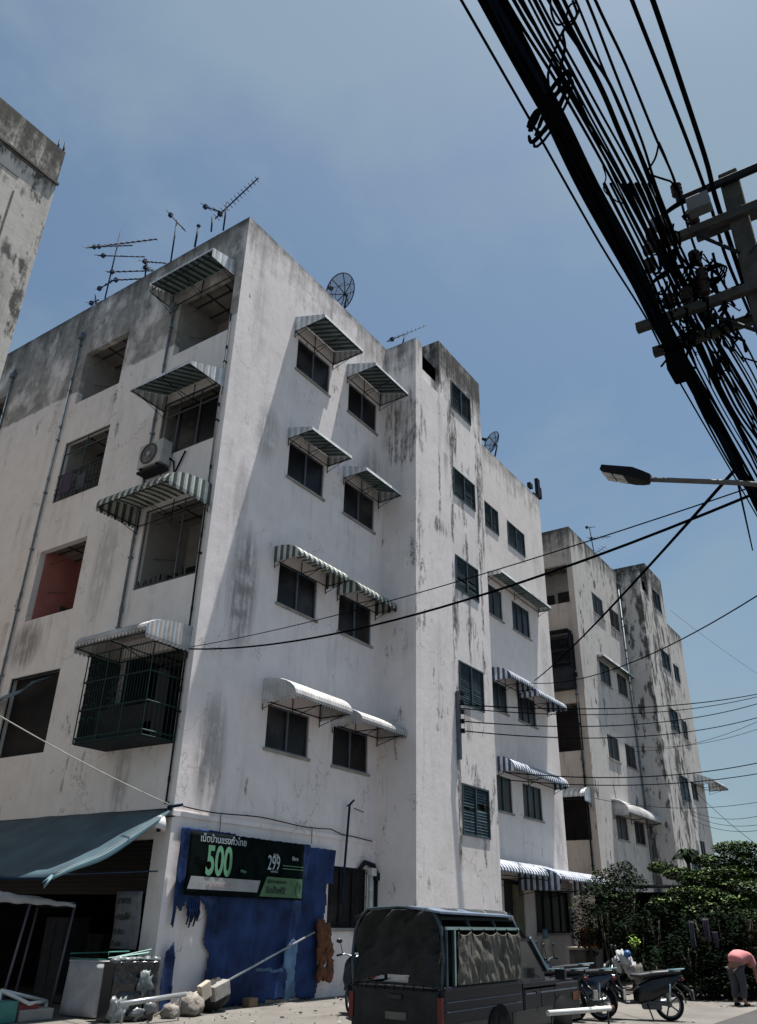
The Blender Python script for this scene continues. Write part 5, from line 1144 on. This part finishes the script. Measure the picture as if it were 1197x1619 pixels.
b=MB(); b.box((c.x-.5,10.8,0),(c.x+.25,11.4,.85)); b.build('cabinet_body',M['concrete_dark'],t,bevel=.02)
b=MB(); b.box((c.x-.55,10.75,.86),(c.x+.3,11.45,.93)); b.build('cabinet_top',M['cream'],t)
b=MB(); b.box((c.x+.3,10.7,0),(c.x+.75,11.3,.9)); b.build('storage_box',M['clay_white'],bevel=.02,label='tall off white box beside the low dark cabinet',cat='box')
c=hit(930,1512,1,11.8); b=MB(); b.box((c.x-.3,11.6,.95),(c.x+.1,11.9,1.35)); b.build('crate',M['red'],label='red crate stacked against the foot of the white corner post',cat='crate')
c=hit(950,1520,1,11.6); b=MB(); b.box((c.x-.8,11.6,.3),(c.x+.8,12.0,1.45)); b.build('crate_stack',M['orange_box'],label='faded orange panel standing behind the cabinet in the shade',cat='panel',bevel=.02)

# ------------------------------------------------------------------ greenery at the right
def leaves(b,c,rad,n,size,mats=(0,1,2),rnd=None,flat=0,hollow=.45):
    rr=rnd or random
    for _ in range(n):
        while True:
            d=Vector((rr.uniform(-1,1),rr.uniform(-1,1),rr.uniform(-1,1)))
            if hollow<d.length<1: break
        k=noise.noise(Vector((c[0]+d.x*2.1,c[1]+d.y*2.1,c[2]+d.z*2.6)))
        if k<-.12: continue
        p=Vector((c[0]+d.x*rad[0],c[1]+d.y*rad[1],c[2]+d.z*rad[2]))
        a=Vector((rr.uniform(-1,1),rr.uniform(-1,1),rr.uniform(-.5,.3))).normalized(); u=a.cross(Vector((rr.uniform(-.5,.5),rr.uniform(-.5,.5),1))).normalized()
        s=size*rr.uniform(.6,1.3); b.face([p-a*s,p-a*.2*s+u*s*.42,p+a*s,p-a*.2*s-u*s*.42],rr.choice(mats))
def tree(name,label,base,trunkpts,clumps,mats,size=.09,dens=900,cat='tree',seed=1,group=None):
    rr=random.Random(seed); t=thing(name,label,cat,base,0,group)
    b=MB(); top=trunkpts[-1]
    b.tube(trunkpts,[.11*(1-.5*i/len(trunkpts)) for i in range(len(trunkpts))],8)
    for c,r in clumps:
        s=Vector(trunkpts[-1]).lerp(Vector(trunkpts[len(trunkpts)//2]),rr.random()*.6); mid=s.lerp(Vector(c),.5)+Vector((rr.uniform(-.15,.15),rr.uniform(-.15,.15),.1)); b.tube([s,mid,Vector(c)],[.05,.03,.012],5)
        for k in range(4): e=Vector(c)+Vector((rr.uniform(-1,1)*r[0],rr.uniform(-1,1)*r[1],rr.uniform(-.5,.8)*r[2]))*.8; b.tube([mid,e],[.02,.006],4)
    b.build('trunk',M['bark'],t)
    b=MB()
    for c,r in clumps: leaves(b,c,r,int(dens*r[0]*r[1]),size,(0,0,1,2),rr)
    b.build('crown',[M[m] for m in mats],t); return t
def C(x,y,u,r): p=hit(x,y,0,u); return ((p.x,p.y,p.z),r)
tree('tree','layered light green tree rising highest at the right edge in front of the far block',(29,6.6,0),[(29,6.6,0),(29.1,6.6,1.6),(29,6.5,3.0)],
  [C(1165,1342,29,(.75,.75,0.23)),C(1128,1362,29,(.7,.7,0.22)),C(1182,1362,29,(.6,.6,0.23)),C(1150,1382,28.5,(.95,.9,0.25)),C(1078,1382,28,(.6,.6,0.20)),C(1112,1392,28,(.8,.8,0.23)),C(1175,1404,28,(.9,.8,0.29)),C(1100,1414,27.5,(.9,.9,0.26)),C(1046,1372,29,(.5,.5,0.17)),C(1140,1425,27.5,(1.0,1.0,0.29)),C(1195,1380,29,(.6,.6,0.29)),C(1190,1440,28,(.9,.9,0.36)),C(1120,1446,27,(1.1,1.0,0.36)),C(1165,1455,27,(1.0,1.0,0.36)),C(1070,1432,27,(.7,.8,0.29))],('leaf_b','leaf_a','leaf_c'),.062,5200,seed=2)
tree('shrub','bushy climber with a bright green tuft beside the striped shop awning',(29,9.6,0),[(29,9.6,0),(29,9.5,1.5),(29,9.4,2.4)],
  [C(955,1392,29,(.55,.5,0.36)),C(985,1378,29.5,(.6,.5,0.36)),C(1002,1398,29,(.5,.5,0.36)),C(938,1420,28,(.4,.5,0.58)),C(975,1425,28,(.7,.7,0.65)),C(920,1450,28,(.35,.4,0.72)),C(960,1465,27.5,(.6,.6,0.72))],('leaf_d','leaf_b','leaf_a'),.06,4200,'shrub',5)
b=MB(); rr=random.Random(9); c=hit(1086,1348,0,28.5)
for k in range(16):
    a=k*.8; d=Vector((math.cos(a)*.8,math.sin(a)*.8,0)); b.tube([c-Vector((0,0,.4)),c+d*.25+Vector((0,0,.1)),c+d*.55+Vector((0,0,-.12))],[.03,.03,.004],4)
    for j in range(6):
        p=c+d*(.1+.08*j)+Vector((0,0,.02-.03*j)); s=Vector((-d.y,d.x,0))*.2; b.face([p,p+s+d*.12-Vector((0,0,.1)),p+d*.1]); b.face([p,p-s+d*.12-Vector((0,0,.1)),p+d*.1])
t=thing('palm','small spiky palm head poking out beside the layered tree','palm',(c.x,c.y,0)); b.build('fronds',M['leaf_b'],t)
b=MB(); b.tube([(c.x,c.y,0),(c.x,c.y,c.z-.3)],.06,6); b.build('trunk',M['bark'],t)
# hedge, crown shade put into its leaf colour, and shed
def hedge(label,clumps,mats,seed,size=.07,dens=1500,name='hedge'):
    rr=random.Random(seed); b=MB()
    for c,r in clumps: leaves(b,c,r,int(dens*(r[0]+.3)*(r[2]+.3)),size,(0,0,1),rr)
    o=thing(name,label,'shrub',clumps[0][0][:2]+(0,)); b.build('foliage',[M[m] for m in mats],o)
    b=MB()
    for c,r in clumps:
        for k in range(4): b.tube([(c[0]+rr.uniform(-.3,.3),c[1]+rr.uniform(-.3,.3),0),(c[0]+rr.uniform(-.4,.4)*r[0],c[1]+rr.uniform(-.4,.4)*r[1],c[2]+r[2]*.4)],[.03,.012],5)
    b.build('stems',M['bark'],o); return o
hedge('dark dense hedge reaching the ground between the scooters and the right edge',[C(1090,1520,24,(.9,.8,.75)),C(1140,1525,24.5,(.9,.8,.75)),C(1185,1520,25,(.9,.7,.8)),C(1095,1560,23.6,(.7,.7,.4)),C(1150,1555,24.2,(.8,.7,.45)),C(1050,1540,24,(.6,.7,.7)),C(1195,1560,25,(.7,.7,.4)),C(1120,1470,25,(.9,.8,.6)),C(1175,1470,25.5,(.9,.8,.7))],('leaf_d','leaf_d'),3)
hedge('dim mass of leaves filling the gap behind the parked scooters',[C(1000,1480,26,(.8,.8,.7)),C(960,1460,27,(.7,.7,.7)),C(1040,1470,26,(.8,.8,.7)),C(930,1470,28,(.5,.6,.8)),C(1010,1530,25,(.8,.8,.5)),C(1060,1440,27,(.8,.8,.5)),C(1110,1440,27,(.8,.8,.5))],('leaf_d','leaf_d'),4)
c=hit(1003,1488,0,24.5); b=MB(); leaves(b,c,(.16,.16,.16),120,.05,(0,),random.Random(3),hollow=.1); M_('leaf_bright',(.25,.4,.06),.6); t=thing('potted_plant','tiny bright lime green plant glowing in the dark hedge above the white covers','plant',(c.x,c.y,c.z-.3)); b.build('foliage',M['leaf_bright'],t); b=MB(); b.tube([c-Vector((0,0,.3)),c],.02,5); b.build('stem',M['bark'],t)
sh_=thing('shed','dark open fronted shed with a tin roof hidden in the greenery','shed',(31,8.5,0))
b=MB(); b.box((29.6,6.2,0),(29.7,10.9,2.6)); b.box((29.7,10.8,0),(34,10.9,2.7)); b.box((34,6.2,0),(34.1,10.9,2.7)); M_('shed_net',(.005,.006,.006),.95,spec=.02); b.build('wall',M['shed_net'],sh_)
b=MB(); b.obox((31.8,9.0,2.85),(2.5,0,.06),(0,1.9,.0),(0,0,.02)); b.build('roof',M['tin'],sh_)
# clothes hung at the hedge
for k,(x,y,w,h,mm,lb) in enumerate([(1094,1478,.07,.6,'shirt_grey','grey garment hanging leftmost and longest in front of the hedge'),(1117,1470,.08,.5,'shirt_purple','dark plum garment hanging in the middle at the hedge'),(1132,1486,.06,.35,'shirt_purple','small dark purple garment hanging rightmost at the hedge')]):
    c=hit(x,y,0,23.4); d=Vector((0,1,0)); cloth('hanging_garment',lb,[c+d*w+Vector((0,0,h/2)),c-d*w+Vector((0,0,h/2)),c-d*w*.7-Vector((0,0,h/2)),c+d*w*.7-Vector((0,0,h/2))],mm,'garment',rag=.05,seed=k)
span('clothes_line','thin line the three garments hang from in front of the hedge',hit(1060,1452,0,23.4),hit(1175,1450,0,23.6),.05,.006)

# ------------------------------------------------------------------ bending person
def skin(name,mt,joints,edges,par,root=0,label=None,sub=2):
    me=bpy.data.meshes.new(name); me.from_pydata([j[0] for j in joints],edges,[]); me.materials.append(M[mt])
    o=bpy.data.objects.new(name,me); COL.objects.link(o); o.parent=par
    sm=o.modifiers.new('skin','SKIN')
    for v,j in zip(me.skin_vertices[0].data,joints): v.radius=(j[1],j[2] if len(j)>2 else j[1])
    me.skin_vertices[0].data[root].use_root=True; sm.use_smooth_shade=True
    ss=o.modifiers.new('sub','SUBSURF'); ss.levels=sub; ss.render_levels=sub
    if label: o['label']=label
    return o
p0=hit(1172,1591,2,0)
# local axes: +x = the way the person faces (towards the right of the picture)
fd=Vector((CM.col[0].x,CM.col[0].y,0)).normalized(); rz=math.atan2(fd.y,fd.x)+R(38)
pe=thing('person','person in a pink shirt bending forward at the right edge beside the hedge','person',(p0.x,p0.y,0),rz)
J=[((0,0,.86),.13,.12),((.17,0,.98),.13,.12),((.36,0,1.02),.15,.11),((.50,0,.98),.08,.08),((.58,0,.93),.05,.05),
   ((.0,.09,.80),.09),((.05,.11,.46),.06),((0,.12,.10),.042),((.0,-.09,.80),.09),((.03,-.12,.46),.06),((-.04,-.13,.10),.042),
   ((.46,.17,.95),.055),((.5,.2,.70),.042),((.58,.16,.48),.032),((.46,-.17,.95),.055),((.5,-.2,.70),.042),((.6,-.16,.48),.032),
   ((.10,.13,.04),.035),((.07,-.14,.04),.035),((.62,.15,.42),.028),((.64,-.15,.42),.028)]
Ed=[(0,1),(1,2),(2,3),(3,4),(0,5),(5,6),(6,7),(7,17),(0,8),(8,9),(9,10),(10,18),(3,11),(11,12),(12,13),(13,19),(3,14),(14,15),(15,16),(16,20)]
skin('body','skin',J,Ed,pe)
for s in (1,-1):
    for k in range(5):
        a=(k-2)*.013; L2=(.045,.065,.07,.065,.05)[k]
        skin('finger','skin',[((.63,.15*s+a,.40),.009),((.645,.15*s+a,.40-L2*.55),.008),((.635,.15*s+a,.40-L2),.007)],[(0,1),(1,2)],pe,sub=1)
skin('shirt','pink',[((-.04,0,.86),.19,.18),((.12,0,.96),.20,.19),((.30,0,1.0),.22,.18),((.46,0,1.0),.14,.12),((.46,.17,.96),.085),((.49,.2,.78),.075),((.46,-.17,.96),.085),((.49,-.2,.78),.075)],[(0,1),(1,2),(2,3),(3,4),(4,5),(3,6),(6,7)],pe)
skin('trousers','pants',[((0,0,.84),.15,.14),((.0,.09,.74),.115),((.05,.11,.46),.085),((0,.12,.14),.07),((.0,-.09,.74),.115),((.03,-.12,.46),.085),((-.04,-.13,.14),.07)],[(0,1),(1,2),(2,3),(0,4),(4,5),(5,6)],pe)
b=MB(); b.blob((.70,0,.86),(.10,.078,.115),18,14,rot=Matrix.Rotation(R(55),3,'Y')); b.blob((.80,0,.82),(.02,.015,.025),8,6)
for s in (1,-1): b.blob((.70,.08*s,.86),(.025,.012,.035),8,6)
b.build('head',M['skin'],pe,local=True)
b=MB(); b.blob((.69,0,.89),(.108,.086,.10),18,14,0,.1,3,Matrix.Rotation(R(35),3,'Y')); b.build('hair',M['hair'],pe,local=True)
for s in (1,-1):
    b=MB(); b.blob((.06,.12*s,.035),(.13,.045,.035),12,8); b.build('shoe',M['rubber'],pe,local=True)

# ------------------------------------------------------------------ grit and litter along the kerb
rr=random.Random(21); b=MB()
for k in range(260):
    x=rr.uniform(10.5,17.5); y=rr.uniform(9.5,12.7); r=rr.choice((.012,.018,.03,.045))*rr.uniform(.7,1.2)
    c=Vector((x,y,r*.3)); pts=[c+Vector((rr.uniform(-1,1),rr.uniform(-1,1),rr.uniform(-.3,.9)))*r for _ in range(5)]
    b.face([pts[0],pts[1],pts[2]]); b.face([pts[0],pts[2],pts[3]]); b.face([pts[0],pts[3],pts[4]]); b.face([pts[1],pts[2],pts[4]]); b.face([pts[2],pts[3],pts[4]])
b.build('gravel',M['concrete'],label='loose grit and small rubble scattered on the pale paving before the tarpaulin',kind='stuff')
b=MB()
for k in range(140):
    x=rr.uniform(21,27); y=rr.uniform(4.2,6.4); a=rr.uniform(0,6.28); d=Vector((math.cos(a),math.sin(a),0))*.05; n=Vector((-d.y,d.x,.01))
    c=Vector((x,y,.012)); b.face([c-d,c+n*.4,c+d,c-n*.4])
b.build('fallen_leaves',M['wood'],label='dry fallen leaves on the paving at the foot of the hedge',kind='stuff')
